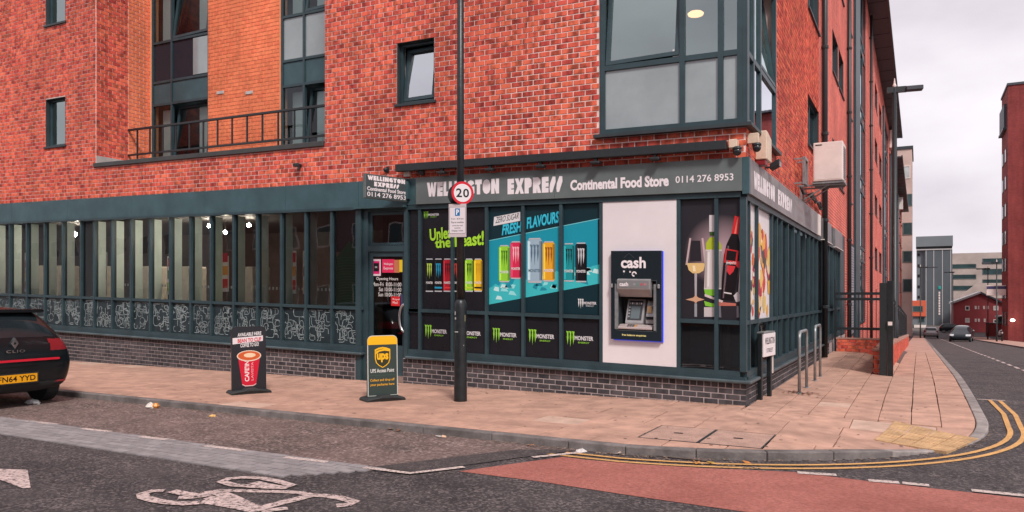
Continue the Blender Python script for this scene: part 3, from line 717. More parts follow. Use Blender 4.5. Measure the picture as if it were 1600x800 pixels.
b = MB(); cells('F', b, -34, -20.5, -1, 15.0, -.008, .25, []); b.build('end_front_wall', 'brick_far_front', B, warp=True)
SH = [(0, 2.42, 3.85, 15.0)]
ROWS = [(4.76, 5.87), (7.70, 8.86), (10.66, 11.84), (13.58, 14.6)]
SW = [(6.60, 8.60), (11.8, 13.45), (13.75, 15.3), (17.2, 18.6)]
SH += [(a, c, z0, z1) for a, c in ((6.60, 8.60), (11.8, 15.3), (17.2, 18.6)) for z0, z1 in ROWS]
ROWD = [(3.0, 4.2), (6.0, 7.1), (8.95, 10.2), (11.9, 13.2)]
DW = [(30.9, 32.6), (34.9, 37.6), (40.0, 43.2)]
SH += [(a, c, z0, z1) for a, c in DW for z0, z1 in ROWD]+[(21.7, 27.0, .3, 15.0), (46.0, 55.5, .3, 14.0)]
b = MB(); cells('S', b, .252, 8.55, 3.40, 15.0, .0, .25, SH); b.build('side_wall', 'mortar', B)
b = MB(); cells('S', b, 8.55, 62, 3.40, 15.0, -.008, .25, SH); cells('S', b, 15.9, 62, -5, 3.40, -.008, .25, SH); b.build('long_side_wall', 'brick_far_side', B)
b = MB(); b.box(-34, -.26, 12, 12.2, 3.4, 15); b.box(-33.9, -.25, .25, 12, 14.9, 15); b.build('back_wall_and_roof_deck', 'brick_far_front', B)
# --- bricks laid on both walls
MO = .016
def subtract(a, c, holes, z0, z1):
    segs = [(a, c)]
    for h in holes:
        if h[2] < z1-.045 and h[3] > z0+.045:
            n_ = []
            for p, r in segs:
                if h[1] <= p or h[0] >= r: n_.append((p, r))
                else:
                    if h[0] > p: n_.append((p, h[0]))
                    if h[1] < r: n_.append((h[1], r))
            segs = n_
    return [s_ for s_ in segs if s_[1]-s_[0] > .035]
def lay(u0, u1, z0, z1, L_, H_, holes, seed=0):
    r = random.Random(seed); n_ = int((z1-z0)/H_+.5)
    for i in range(n_):
        za = z0+i*H_; u = u0-(L_/2 if i % 2 else 0)
        while u < u1-.02:
            for p, q_ in subtract(max(u, u0), min(u+L_, u1), holes, za, za+H_): yield p+MO/2, q_-MO/2, za+MO/2, za+H_-MO/2, r.uniform(0, .003)
            u += L_
def masonry(items, name, m, parent, limit, full, thick=.006, warp=True):
    """items: (axis, base depth, u0, u1, z0, z1, jitter); the nearest full ones become parts, the rest one part of kind stuff"""
    def key(t):
        ax, d, u0, u1, z0, z1, j = t; u = (u0+u1)/2
        x, y = (u, d) if ax == 'F' else (-d, u)
        return (x-CAM[0])**2+(y-CAM[1])**2+(((z0+z1)/2)-CAM[2])**2
    items = sorted(items, key=key); rest = MB(); k = 0; shared = {}
    for t in items:
        ax, d, u0, u1, z0, z1, j = t
        if k < limit and ax == 'F' and abs((u1-u0)-full) < .004:
            x, zc = (u0+u1)/2, (z0+z1)/2
            if ax not in shared:
                h = (z1-z0)/2; w = full/2; e = .003
                mb = MB(); s = KS if warp else 0
                o_ = [(-w, -h), (w, -h), (w, h), (-w, h)]; f_ = [(-w+e, -h+e), (w-e, -h+e), (w-e, h-e), (-w+e, h-e)]
                mb.v = [(a, 0, c-a*s) for a, c in o_]+[(a, -thick+.003, c-a*s) for a, c in o_]+[(a, -thick, c-a*s) for a, c in f_]
                mb.f = [(8, 9, 10, 11)]+[(i, (i+1) % 4, 4+(i+1) % 4, 4+i) for i in range(4)]+[(4+i, 4+(i+1) % 4, 8+(i+1) % 4, 8+i) for i in range(4)]
                shared[ax] = mesh_of(m, name, mb)
            place(name, shared[ax], parent, (x, d-j, zc+(zs(x) if warp else 0)), (random.uniform(-.006, .006), random.uniform(-.004, .004), 0)); k += 1
        else: bx(rest, ax, u0, u1, d-thick-j, d+.004, z0, z1)
    if rest.v: rest.build(name, m, parent, warp=warp, kind='stuff')
it = [('F', 0.0, *t) for t in lay(-20.5, 0.011, 3.40, 8.95, .196, .0841, FH, 1)]
it += [('S', 0.0, *t) for t in lay(.0, 8.55, 3.40, 12.3, .235, .0841, SH, 2)]
masonry(it, 'brick', 'brick_red', B, 298, .196-MO)
# --- set back part over the shop: dark outer return, orange inner brick
ret = MB(); ret.box(-14.57, -14.32, .25, 1.33, 4.13, 15); ret.build('recess_return_wall', 'mortar', B, warp=True)
b = MB()
for p, q_, z0, z1, j in lay(.0, .79, 4.16, 9.2, .196, .0841, [], 3): b.box(-14.33, -14.31+j, p, q_, z0, z1)
b.build('return_brick', 'brick_red', B, warp=True, kind='stuff')
b = MB()
for p, q_, z0, z1, j in lay(.79, 1.33, 4.16, 9.2, .196, .0841, [], 4): b.box(-14.33, -14.311+j*.5, p, q_, z0, z1)
RH = [(-14.25, -12.24, 4.3, 15), (-10.01, -7.9, 4.3, 15)]
for p, q_, z0, z1, j in lay(-14.31, -7.54, 4.16, 9.3, .196, .0841, RH, 5): b.box(p, q_, 1.33-.008-j*.5, 1.335, z0, z1)
b.build('orange_brick', 'brick_orange', B, warp=True, kind='stuff')
b = MB(); cells('F', b, -14.4, -7.4, 4.13, 15, 1.33, 1.55, RH); b.build('recess_back_wall', 'mortar_orange', B, warp=True)
b = MB(); b.box(-7.55, -7.3, .25, 1.55, 4.13, 15); b.build('recess_return_wall', 'mortar', B, warp=True)
b = MB(); b.box(-14.32, -7.54, .12, 1.33, 4.08, 4.17); b.build('balcony_deck', 'coping', B, warp=True)
b = MB(); b.box(-14.36, -7.545, -.05, .14, 4.09, 4.185); b.build('balcony_coping', 'coping', B, warp=True, bevel=.008)
b = MB(); b.box(-14.31, -14.295, .0, .79, 4.19, 4.36); b.build('flashing', 'flashing', B, warp=True)
rail = thing('balcony_railing', None, None); rail.parent = B
b = MB(); yR = .79
b.box(-14.30, -7.56, yR-.025, yR+.025, 5.06, 5.11); b.build('top_rail', 'black_metal', rail, warp=True, bevel=.006)
b = MB(); b.box(-14.30, -7.56, yR-.02, yR+.02, 4.475, 4.515); b.build('bottom_rail', 'black_metal', rail, warp=True)
x = -13.98; k = 0
while x < -7.6:
    b = MB(); b.box(x-.017, x+.017, yR-.012, yR+.012, 4.17 if k % 5 == 0 else 4.516, 5.058); b.build('baluster', 'black_metal', rail, warp=True); x += .447; k += 1
for px in (345, 390):
    x, z = fr(px, 145, 1.33); b = MB(); b.box(x-.11, x+.11, 1.305, 1.33, z-.035, z+.035); b.build('wall_vent', 'flashing', B, warp=True, bevel=.006)
# ------------------------------------------------------------------ windows of the flats
def frame_bars(mb, ax, u0, u1, z0, z1, d0, d1, w):
    bx(mb, ax, u0, u1, d0, d1, z0, z0+w); bx(mb, ax, u0, u1, d0, d1, z1-w, z1)
    bx(mb, ax, u0, u0+w, d0+.002, d1, z0+w, z1-w); bx(mb, ax, u1-w, u1, d0+.002, d1, z0+w, z1-w); return mb
def window(ax, u0, u1, z0, z1, d, cols_, rows_, kinds, w=.055, sill=True, parent=None, room=True, warp=None, name='window'):
    """cols_: inner mullion positions, rows_: inner transom heights, kinds[row][col] from the bottom; letters choose the infill"""
    warp = (ax == 'F') if warp is None else warp
    fr_ = frame_bars(MB(), ax, u0, u1, z0, z1, d, d+.07, w)
    for c in cols_: bx(fr_, ax, c-w/2, c+w/2, d+.001, d+.068, z0+w, z1-w)
    for r in rows_: bx(fr_, ax, u0+w, u1-w, d+.004, d+.066, r-w/2, r+w/2)
    o = fr_.build(name, 'teal_frame', parent or B, warp=warp)
    us = [u0+w/2]+list(cols_)+[u1-w/2]; zz = [z0+w/2]+list(rows_)+[z1-w/2]
    for i in range(len(zz)-1):
        for j in range(len(us)-1):
            k = kinds[i][j] if i < len(kinds) else 'g'
            a, c, e, g = us[j]+w/2, us[j+1]-w/2, zz[i]+w/2, zz[i+1]-w/2
            if k == 't': bx(MB(), ax, a, c, d+.028, d+.05, e, g).build('spandrel_panel', 'teal', o, warp=warp); continue
            if k == 'o':                                    # open tilted sash
                ang = .13; H_ = g-e
                sh = MB(); frame_bars(sh, 'F', a+.01, c-.01, .012, H_-.012, -.03, .03, .06)
                pn = MB(); pn.quad((a+.07, 0, .07), (c-.07, 0, .07), (c-.07, 0, H_-.07), (a+.07, 0, H_-.07))
                gm = 'glass_mirror' if d < .5 and u0 < -5 else 'glass_recess' if 1 < d < 2 else 'glass_upper'
                mid = (a+c)/2; sh.v = [(x-mid, y, z) for x, y, z in sh.v]; pn.v = [(x-mid, y, z) for x, y, z in pn.v]
                so_ = sh.build('sash', 'teal_frame', o); po_ = pn.build('pane', gm, o)
                for q_ in (so_, po_):
                    q_.rotation_euler = (-ang, 0, 0) if ax == 'F' else (-ang, 0, PI/2)
                    q_.location = (mid, d+.03, e+(zs(mid) if warp else 0)) if ax == 'F' else (-d-.03, mid, e)
                continue
            m = {'g': 'glass_recess' if 1 < d < 2 else 'glass_upper', 'm': 'glass_mirror', 'p': 'soft_panel', 'd': 'pane_dark', 's': 'glass_dark'}[k]
            MB().quad(*[mp(ax, d+.035)(u, v) for u, v in ((a, e), (c, e), (c, g), (a, g))]).build('pane', m, o, warp=warp)
    if d > .05 and d < .3 and sill:
        rv = MB(); e_ = .012
        bx(rv, ax, u0, u0+e_, -.004, d, z0, z1); bx(rv, ax, u1-e_, u1, -.004, d, z0, z1); bx(rv, ax, u0+e_, u1-e_, -.004, d, z1-e_, z1)
        rv.build('reveal_lining', 'sill_dark', o, warp=warp)
    if sill:
        bx(MB(), ax, u0-.04, u1+.04, d-.13 if d < .3 else d-.06, d+.02, z0-.045, z0-.002).build('sill', 'sill_dark', o, warp=warp)
    if room:
        r = MB(); D_ = d+1.8; q0 = mp(ax, d+.1); q1 = mp(ax, D_)
        P_ = [(u0-.3, z0-.3), (u1+.3, z0-.3), (u1+.3, z1+.2), (u0-.3, z1+.2)]
        r.quad(*[q1(*p) for p in P_])
        for k in range(4): r.quad(q0(*P_[k]), q0(*P_[(k+1) % 4]), q1(*P_[(k+1) % 4]), q1(*P_[k]))
        r.build('room_lining', 'room_wall' if room is True else room, o, warp=warp)
    return o
# small windows of the front
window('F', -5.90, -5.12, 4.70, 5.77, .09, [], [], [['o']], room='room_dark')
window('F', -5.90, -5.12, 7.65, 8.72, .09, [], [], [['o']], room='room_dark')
for z0, z1 in ((4.69, 5.82), (7.58, 8.72)):
    window('F', -16.24, -15.46, z0, z1, .09, [], [], [['g']], room=True)
# recess windows
KL = [['g', 'o'], ['t', 't'], ['d', 'd'], ['g', 'o'], ['t', 't'], ['d', 'd'], ['g', 'g']]
RZL = [5.78, 6.32, 7.27, 8.75, 9.3, 10.25]
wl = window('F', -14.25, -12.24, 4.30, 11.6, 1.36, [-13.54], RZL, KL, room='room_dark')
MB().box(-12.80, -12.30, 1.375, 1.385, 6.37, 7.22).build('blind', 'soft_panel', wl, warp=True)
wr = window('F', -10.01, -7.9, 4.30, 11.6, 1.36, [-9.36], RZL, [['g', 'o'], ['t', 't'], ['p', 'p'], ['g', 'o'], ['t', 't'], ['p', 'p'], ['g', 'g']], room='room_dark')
for w_, xs in ((wl, (-14.15, -13.75)), (wl, (-12.85, -12.3)), (wr, (-9.9, -9.5)), (wr, (-9.2, -8.4))):
    for z0, z1 in ((4.4, 5.7), (7.3, 8.7)):
        MB().box(xs[0], xs[1], 1.60, 1.61, z0, z1).build('curtain', 'blind', w_, warp=True)
# corner bay
bay = B
for i, zb in enumerate((3.87, 6.82, 9.77, 12.7)):
    zt = zb+2.62
    w1 = window('F', -2.12, -.035, zb, zt, -.03, [-.875, -.335], [zb+.99], [['p', 'p', 'p'], ['o', 'g', 'g']], w=.075, parent=bay, room=False, sill=False)
    w2 = window('S', .045, 2.40, zb, zt, -.03, [.46, 1.0], [zb+.99], [['m', 'm', 'm'], ['g', 'g', 'o']], w=.075, parent=bay, room=False, sill=False, name='window')
    MB().box(-.034, .03, -.03, .044, zb, zt).build('corner_post', 'teal_frame', bay)
    s = MB(); s.box(-2.20, .10, -.11, .0, zb-.05, zb-.003); s.box(.002, .10, .0, 2.46, zb-.05, zb-.003); s.build('sill', 'sill_dark', bay, warp=True)
    b = MB(); b.box(-2.12, -.01, -.01, .24, zt+.003, zb+2.9); b.box(-.24, .012, .0, 2.40, zt+.004, zb+2.899); b.build('spandrel_panel', 'teal', bay, warp=True)
    r = MB()
    r.box(-3.2, -.1, .12, 3.6, zb-.02, zb+2.7, 'fr'); r.build('room_lining', 'room_wall', bay)
lamp = MB().lathe([(.10, 0), (.125, -.02), (.115, -.045), (.07, -.06), (.01, -.065)], (fr(1087, 22, 1.1)[0], 1.1, fr(1087, 22, 1.1)[1]+.05), 20).build('ceiling_lamp', mat('lamp_glow', (1, .47, .23), .5, emit=1.3), bay, smooth=True)
MB().box(-1.02, -.85, .0, .002, 4.93, 5.04).build('window_note', pc(225, 225, 222), bay)
# side windows
for a, c in SW:
    for z0, z1 in ROWS:
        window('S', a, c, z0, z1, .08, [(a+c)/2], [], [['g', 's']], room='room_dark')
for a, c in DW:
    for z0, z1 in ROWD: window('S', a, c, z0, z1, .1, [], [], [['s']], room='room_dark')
for z0, z1 in ROWS: MB().box(-.2, .0, 13.45, 13.75, z0, z1).build('brick_pier', 'brick_far_side', B)
# glazed stair bays further down the street
for a, c, s0, s1, zt in ((21.7, 27.0, 19.4, 21.7, 15), (46.0, 55.5, 44.6, 46.0, 14)):
    MB().box(-.1, .10, s0, s1-.004, -5, zt).build('cladding_pier', 'teal_frame', B)
    rr = [.3]; z = 3.0
    zz = []
    while z < zt-.6: zz += [z, z+.55]; z += 2.95
    window('S', a, c, .35, zt, .03, [a+(c-a)*.36, a+(c-a)*.68], zz, [['s']*3 if i % 2 == 0 else ['p']*3 for i in range(len(zz)+1)], w=.10, sill=False, room='room_dark')
for s0, s1 in ((57.5, 59.0), (68, 76), (84, 88)): MB().box(-.1, .12, s0, s1, -6, 13).build('cladding_pier', 'teal_frame', B)
b = MB(); b.box(-.25, .0, 62, 110, -6, 13.4); b.build('far_side_wall', 'brick_far_side', B)
for y0 in (63.5, 78, 81, 92, 97, 103):
    for z0 in (-1, 2, 5, 8, 11):
        window('S', y0, y0+1.8, z0, z0+1.3, -.02, [], [], [['s']], room=False)
# roofs with deep eaves
for y0, y1, z in ((-.9, 62, 15.0), (62.2, 110, 13.4)):
    t = MB(); t.box(-9, .80, y0, y1, z+.004, z+.10); t.build('eaves_soffit', 'slate', B)
    MB().box(.80, .90, y0, y1, z-.02, z+.18).build('gutter', 'black_metal', B)
    s = MB()
    for k in range(int((y1-y0)/2.4)): s.box(.02, .79, y0+k*2.4, y0+k*2.4+.03, z-.012, z+.002)
    s.build('soffit_joint', 'black_metal', B)
b = MB(); b.quad((-9, -.9, 15.1), (.9, -.9, 15.15), (.9, 62, 15.15), (-9, 62, 17)); b.build('roof', 'slate', B)
for y, z, in ((57, 14.6), (88, 12.8)): MB().box(.05, .5, y, y+1.3, z-1.2, z+.2).build('vent_box', 'white_plastic', B)
# drainpipes
for y, x in ((9.12, .09), (16.5, .09), (29.3, .11), (60, .12), (66, .12)):
    b = MB(); b.tube((x, y, -2 if y > 15 else .02), (x, y, 14.9), .065, n=12)
    o = b.build('drainpipe', 'black_metal', B, smooth=True)
    b = MB()
    for z in (1.2, 3.3, 5.4, 7.5, 9.6, 11.7, 13.8): b.lathe([(.075, 0), (.085, .01), (.085, .07), (.075, .08)], (x, y, z), 10); b.box(-.0, x, y-.02, y+.02, z+.02, z+.06)
    b.build('pipe_bracket', 'black_metal', o)
# ------------------------------------------------------------------ shopfront: frames, fascia, plinth
def fb(name, m, x0, x1, y0, y1, z0, z1, parent=None, label=None, bevel=0): return MB().box(x0, x1, y0, y1, z0, z1).build(name, m, parent or B, warp=True, label=label, bevel=bevel)
js = [-20.6, fx(19), fx(107), fx(207), fx(320), fx(447), -6.74, -5.47]
for a, c in zip(js, js[1:]): fb('fascia_panel', 'teal', a+.003, c-.003, -.02, .06, 2.945, 3.395)
fb('fascia_panel', 'teal', -34, -20.606, -.02, .06, 2.945, 3.395)
mid = fx(869)
fp = [fb('sign_panel', 'sign_grey', -5.465, mid-.002, -.055, .05, 2.945, 3.40), fb('sign_panel', 'sign_grey', mid+.002, -.035, -.055, .05, 2.945, 3.40)]
sp1 = MB().box(-.05, .055, .035, sy(1212)-.003, 2.91, 3.40).build('sign_panel', 'sign_grey_side', B)
sp2 = MB().box(-.05, .055, sy(1212)+.003, 7.95, 2.91, 3.40).build('sign_panel', 'sign_grey_side', B)
MB().box(-.05, .075, 7.952, 8.4, 2.91, 3.39).build('sign_end_box', 'white_plastic', B)
MB().box(-.032, .058, -.058, .032, 2.90, 3.404).build('sign_corner_trim', 'teal', B)
fb('head_rail', 'teal_frame', -20.6, -6.70, -.035, .07, 2.895, 2.944); fb('head_rail', 'teal_frame', -5.66, -.06, -.012, .07, 2.865, 2.944)
MB().box(-.07, .012, .06, 14.4, 2.83, 2.909).build('head_rail', 'teal_frame', B)
ML = [-20.7, -19.95, -19.22, -18.5, -17.78, -17.05, -16.31, -15.59, -14.89, -14.41, -13.76, -13.11, -12.47, -11.82, -11.19, -10.58, -9.93, -9.28, -8.64, -8.02, -7.39, -6.76]
MR = [-5.43, -4.77, -4.11, -3.44, -2.78, -2.115, -.935, -.40]
MSD = [.33, .94, 2.20, 2.68, 3.15, 3.89, 4.62, 5.41, 6.19, 6.99, 7.7, 8.45, 9.3, 9.9, 10.5, 11.1, 12.1, 12.7, 13.3, 14.3]
for x in ML+MR: fb('mullion', 'teal_frame', x-.026, x+.026, -.002, .10, .46, 2.90 if x < -6 else 2.866)
for y in MSD: MB().box(-.055, .002, y-.02, y+.02, .46, 2.832).build('mullion', 'teal_frame', B)
MB().box(-.075, .010, -.010, .075, .46, 2.865).build('corner_post', 'teal_frame', B)
for a, c in ((-20.7, -6.66), (-5.66, -2.10), (-.95, -.076)): fb('transom', 'teal_frame', a, c, .004, .095, 1.105, 1.162)
for a, c in ((-20.7, -6.66), (-5.66, -.076)):
    fb('bottom_rail', 'teal_frame', a, c, -.008, .10, .385, .461)
    fb('sill_ledge', 'ledge', a-.02 if a > -6 else a, c+.02 if c < -6 else .085, -.085, .10, .30, .345, bevel=.012)
    fb('sill_upstand', 'teal_frame', a, c if c < -6 else .0, -.02, .09, .345, .384)
MB().box(-.095, -.004, .076, 14.3, 1.105, 1.162).build('transom', 'teal_frame', B)
MB().box(-.10, .008, .076, 14.3, .385, .461).build('bottom_rail', 'teal_frame', B)
MB().box(-.10, .02, .1, 14.3, .345, .384).build('sill_upstand', 'teal_frame', B)
MB().box(-.10, .085, .102, 10.96, .299, .344).build('sill_ledge', 'ledge', B, bevel=.012)
fb('plinth_wall', 'mortar_grey', -34, -6.83, -.004, .25, -.9, .302); fb('plinth_wall', 'mortar_grey', -5.77, -.004, -.004, .25, -.5, .301)
MB().box(-.25, .004, .252, 10.94, -.5, .30).build('plinth_wall', 'mortar_grey', B)
MB().box(-.25, .0, 10.95, 15.9, -3, .33).build('plinth_wall', 'mortar_grey', B)
def plinth(ax, u0, u1, lo, d0, seed):
    for t in lay(u0, u1, .222, .300, .100, .078, [], seed): yield (ax, d0, *t)
    n_ = int((.222-lo)/.078)+1
    for t in lay(u0, u1, .222-n_*.078, .222, .20, .078, [], seed+1): yield (ax, d0, *t)
pl = list(plinth('F', -20.4, -6.83, -.48, -.004, 11))+list(plinth('F', -5.77, .012, -.1, -.004, 12))+list(plinth('S', -.012, 10.94, -.1, -.004, 13))
masonry(pl, 'plinth_brick', 'brick_dark', B, 290, .20-MO)
# --- shop interior
b = MB(); b.box(-40, -.3, 5.0, 5.1, -.2, 3.6); b.box(-40.1, -40, .2, 5.1, -.2, 3.6); b.box(-.35, -.3, .2, 5, -.2, 3.3); b.build('interior_wall', 'interior_back', B, warp=True)
fb('interior_floor', 'interior_floor', -40, -.3, .26, 5.0, .05, .08); fb('interior_ceiling', 'interior_dark', -40, -.3, .12, 5.0, 2.97, 3.05)
fb('interior_wall', 'interior_dark', -6.6, -6.5, .5, 5, .08, 2.96)
MB().box(-.45, -.4, .3, 15.8, .0, 2.96).build('interior_wall', 'interior_dark', B)
# --- panes
def fpane(x0, x1, z0, z1, m, y=.05, parent=None, name='pane', label=None):
    return MB().quad((x0, y, z0), (x1, y, z0), (x1, y, z1), (x0, y, z1)).build(name, m, parent or B, warp=True, label=label)
def spane(y0, y1, z0, z1, m, x=-.05, parent=None, name='pane', label=None):
    return MB().quad((x, y0, z0), (x, y1, z0), (x, y1, z1), (x, y0, z1)).build(name, m, parent or B, label=label)
rd = random.Random(5)
def doodle(mb, x0, x1, z0, z1, y):
    """one panel of the white circuit-like line drawing"""
    m_ = front_map(y); w = .0095
    def pt(a, c): return (x0+.02+a*(x1-x0-.04), z0+.02+c*(z1-z0-.04))
    for k in range(24):
        p = [pt(rd.random(), rd.random())]; ax = rd.random() < .5
        for q_ in range(rd.randint(2, 5)):
            l = rd.uniform(.07, .22)*rd.choice((-1, 1)); x, z = p[-1]
            nx_, nz_ = (x+l*.8, z) if ax else (x, z+l)
            nx_ = min(max(nx_, x0+.03), x1-.03); nz_ = min(max(nz_, z0+.03), z1-.03)
            p.append((nx_, nz_)); ax = not ax
        r_ = []
        for a, c in zip(p, p[1:]):
            if math.hypot(a[0]-c[0], a[1]-c[1]) < .03: continue
            for t in (0, .12, .5, .88, 1): r_.append((a[0]+(c[0]-a[0])*t, a[1]+(c[1]-a[1])*t))
        if len(p) > 2:
            for _ in (0, 1):
                c_ = [p[0]]
                for a, c in zip(p, p[1:]): c_ += [(a[0]*.75+c[0]*.25, a[1]*.75+c[1]*.25), (a[0]*.25+c[0]*.75, a[1]*.25+c[1]*.75)]
                p = c_+[p[-1]]
            mb.ribbon(p, w, m_)
    for k in range(4):
        c = pt(rd.uniform(.15, .85), rd.uniform(.12, .88)); r = rd.uniform(.03, .085)
        mb.ribbon([(c[0]+r*math.cos(t*PI/7), c[1]+r*math.sin(t*PI/7)) for t in range(14 if rd.random() < .5 else 9)], w, m_)
lcol = mat('line_print', (.30, .36, .365), .5, var=.35, vscale=1.2)
for i, (a, c) in enumerate(zip(ML, ML[1:])):
    fpane(a+.026, c-.026, 1.162, 2.896, 'glass_shop')
    lp = fpane(a+.026, c-.026, .461, 1.105, 'panel_film', name='lower_panel')
    d = MB(); doodle(d, a+.03, c-.03, .47, 1.10, .0485); d.build('line_drawing', lcol, lp, warp=True)
    if i == 8: continue
    if i < len(ML)-2: fb('window_fin', 'fin', a-.022, a+.022, .072, .285, .47, 2.88)
fpane(ML[8]+.03, ML[9]-.03, 1.17, 2.89, 'soft_dark', .058, name='blanked_pane')
teal_tree = pc(20, 78, 58)
gp = MB(); gp.quad((-7.36, .10, 1.17), (-6.80, .10, 1.17), (-6.80, .10, 2.15), (-7.05, .10, 2.35), (-7.36, .10, 2.05))
gp.build('green_window_display', teal_tree, B, warp=True)
gl = MB()
for k in range(17): gl.ribbon([(-7.34+t*.05, 1.22+k*.05+.03*math.sin(t*.31)) for t in range(11)], .007, front_map(.097))
gl.build('green_display_line', pc(48, 112, 86), B, warp=True)
fpane(-7.38, -6.79, 2.15, 2.88, 'soft_dark', .11, name='display_backing')
dm = MB(); x = -15.3
while x < -6.95: dm.quad((x, .62, 1.42), (x+.045, .62, 1.42), (x+.045, .62, 1.475), (x, .62, 1.475)); x += .10
dm.build('glass_dot', pc(205, 205, 200), B, warp=True, kind='stuff')
# things seen through the glass
ORD = ('first', 'second', 'third', 'fourth', 'fifth', 'sixth', 'seventh')
for i, (x, col, z0, z1) in enumerate(((-18.0, 0, 1.2, 2.2), (-15.35, 1, 1.2, 2.2), (-14.9, 2, 1.2, 2.2), (-12.55, 1, 1.25, 2.1), (-10.85, 0, 1.35, 2.1), (-8.95, 0, 1.35, 2.2), (-8.55, 2, 1.35, 2.2))):
    t = thing('hanging_poster', ('red and white paper strip poster hanging inside the cafe window', 'lime and red strip poster hanging inside the cafe window', 'narrow pale strip poster hanging inside the cafe window')[col]+', '+ORD[6-i]+' from the door', 'poster', (x, .5, z0+zs(x)), 0, 'strip posters inside the cafe windows')
    MB().box(-.01, .22, 0, .012, 0, z1-z0).build('sheet', pc(226, 218, 214), t)
    cs = [((210, 52, 48), (232, 160, 70), (200, 40, 60)), ((170, 200, 60), (60, 130, 70), (215, 60, 60)), ((220, 190, 150), (150, 70, 60), (200, 210, 190))][col]
    for k, cc in enumerate(cs):
        p = MB(); p.box(.01, .20, -.004, -.001, .08+k*.27, .27+k*.27); p.build('printed_band', pc(*cc), t)
for i, x in enumerate((-17.55, -16.85, -15.4, -13.5, -12.2, -10.25)):  # solid cream blocks added to imitate reflections of white columns in the glass
    t = thing('booth_screen', 'cream block behind the cafe glass imitating a column reflection, '+ORD[5-i]+' from the shop door', 'added block', (x, .55, .08+zs(x)), 0, 'cream blocks imitating reflections inside the cafe')
    MB().box(0, .26, 0, .5, 0, 1.80).build('block_body', mat('booth_%d' % i, (.80, .70, .56), .7, var=.1), t, bevel=.02)
    MB().box(-.02, .28, -.02, .52, -.0, .06).build('base', 'interior_dark', t)
for i, (px, py) in enumerate(((117, 366), (277, 375), (327, 353), (352, 363), (389, 352))):
    x, z = fr(px, py, 1.3)
    t = thing('pendant_lamp', 'small lit lamp hanging from the cafe ceiling, '+ORD[(4, 3, 2, 1, 0)[i]]+' from the shop door', 'lamp', (x, 1.3, z+zs(x)), 0, 'lit ceiling lamps inside the cafe')
    MB().sphere((0, 0, 0), .04 if i else .055, 10, 6).build('bulb', mat('bulb_%d' % i, (1, .86, .70), .5, emit=150), t, smooth=True)
    MB().tube((0, 0, .05), (0, 0, 2.97-z), .008, n=6).build('cord', 'interior_dark', t)
# --- entrance door
fb('door_jamb', 'teal_frame', -6.82, -6.70, -.005, .16, -.3, 2.94); fb('door_jamb', 'teal_frame', -6.69, -6.585, .05, .20, -.3, 2.90)
fb('door_post', 'teal_frame', -5.755, -5.675, -.003, .16, -.1, 2.94)
fb('door_head', 'teal_frame', -6.585, -5.755, .05, .16, 2.86, 2.93); fb('door_transom', 'teal_frame', -6.585, -5.755, .05, .16, 2.15, 2.25)
fb('threshold', 'steel', -6.58, -5.76, .02, .25, -.16, -.02)
fb('weather_hood', 'teal', -6.80, -5.68, -.09, .05, 2.905, 2.945)
fpane(-6.50, -5.755, 2.25, 2.86, 'glass_dark', .11, name='fanlight_pane')
b = MB(); frame_bars(b, 'F', -6.585, -5.755, 2.25, 2.86, .10, .13, .06); b.build('fanlight_frame', 'teal_frame', B, warp=True)
door = frame_bars(MB(), 'F', -6.58, -5.76, -.02, 2.148, .08, .13, .085).build('entrance_door', 'teal_frame', B, warp=True)
fb('kick_plate', 'teal_frame', -6.495, -5.845, .085, .12, .06, .50, door)
fpane(-6.495, -5.845, .50, 2.065, 'glass_dark', .105, door)
hx, hz = fr(629, 497, .02)
p = [(hx+.06+.19*math.cos(t)*.55-.02, .02-.0, hz+.235*math.sin(t)) for t in [PI/2+i*PI/16 for i in range(17)]]
p = [(p[0][0]+.03, .09, p[0][2])]+p+[(p[-1][0]+.03, .09, p[-1][2])]
MB().path(p, .024, 10).build('handle', 'steel', door, warp=True, smooth=True)
fm = front_map(.098)
def dec(name, m, parent, polys=(), texts=(), y=.098, label=None, mapf=None):
    mb = MB(); f_ = mapf or front_map(y)
    for p in polys: mb.quad(*[f_(*q_) for q_ in p])
    for t in texts: text(mb, *t[:5], f_, **(t[5] if len(t) > 5 else {}))
    return mb.build(name, m, parent, warp=mapf is None, label=label)
def rc(a, c, e, g): return [(a, e), (c, e), (c, g), (a, g)]
def frr(px0, py0, px1, py1, y=.098):                           # pixel box on the frontage -> u0,u1,z0,z1
    a = fr(px0, py1, y); c = fr(px1, py0, y); m0 = fr(px0, py0, y); m1 = fr(px1, py1, y)
    return a[0], c[0], (a[1]+m1[1])/2, (c[1]+m0[1])/2
def sticker(px0, py0, px1, py1, col, y=.098, name='door_sticker'):
    a, c, e, g = frr(px0, py0, px1, py1, y); return dec(name, pc(*col), door, [rc(a, c, e, g)], y=y), (a, c, e, g)
sticker(577, 405, 595, 431, (232, 205, 214)); sticker(582, 408, 593, 428, (214, 40, 110), .0965); sticker(584, 411, 592, 424, (20, 22, 26), .095)
sticker(597, 405, 616, 426, (220, 50, 92)); sticker(616, 406, 624, 426, (196, 120, 84)); sticker(624, 406, 631, 425, (230, 200, 40)); sticker(611, 463, 626, 478, (214, 44, 48)); sticker(625, 460, 632, 480, (70, 70, 110))
a, c, e, g = frr(584, 411, 592, 424); dec('door_print', pc(225, 225, 225), door, [], [('CC', a+.03, c-.03, e+.06, g-.06, {'offset': .02})], .093)
a, c, e, g = frr(599, 408, 615, 424); dec('door_print', pc(245, 235, 238), door, [], [('Wellington', a+.01, c-.01, (e+g)/2+.01, g-.03), ('Express', a+.01, c-.01, e+.02, (e+g)/2-.01)], .0955)
tx = []
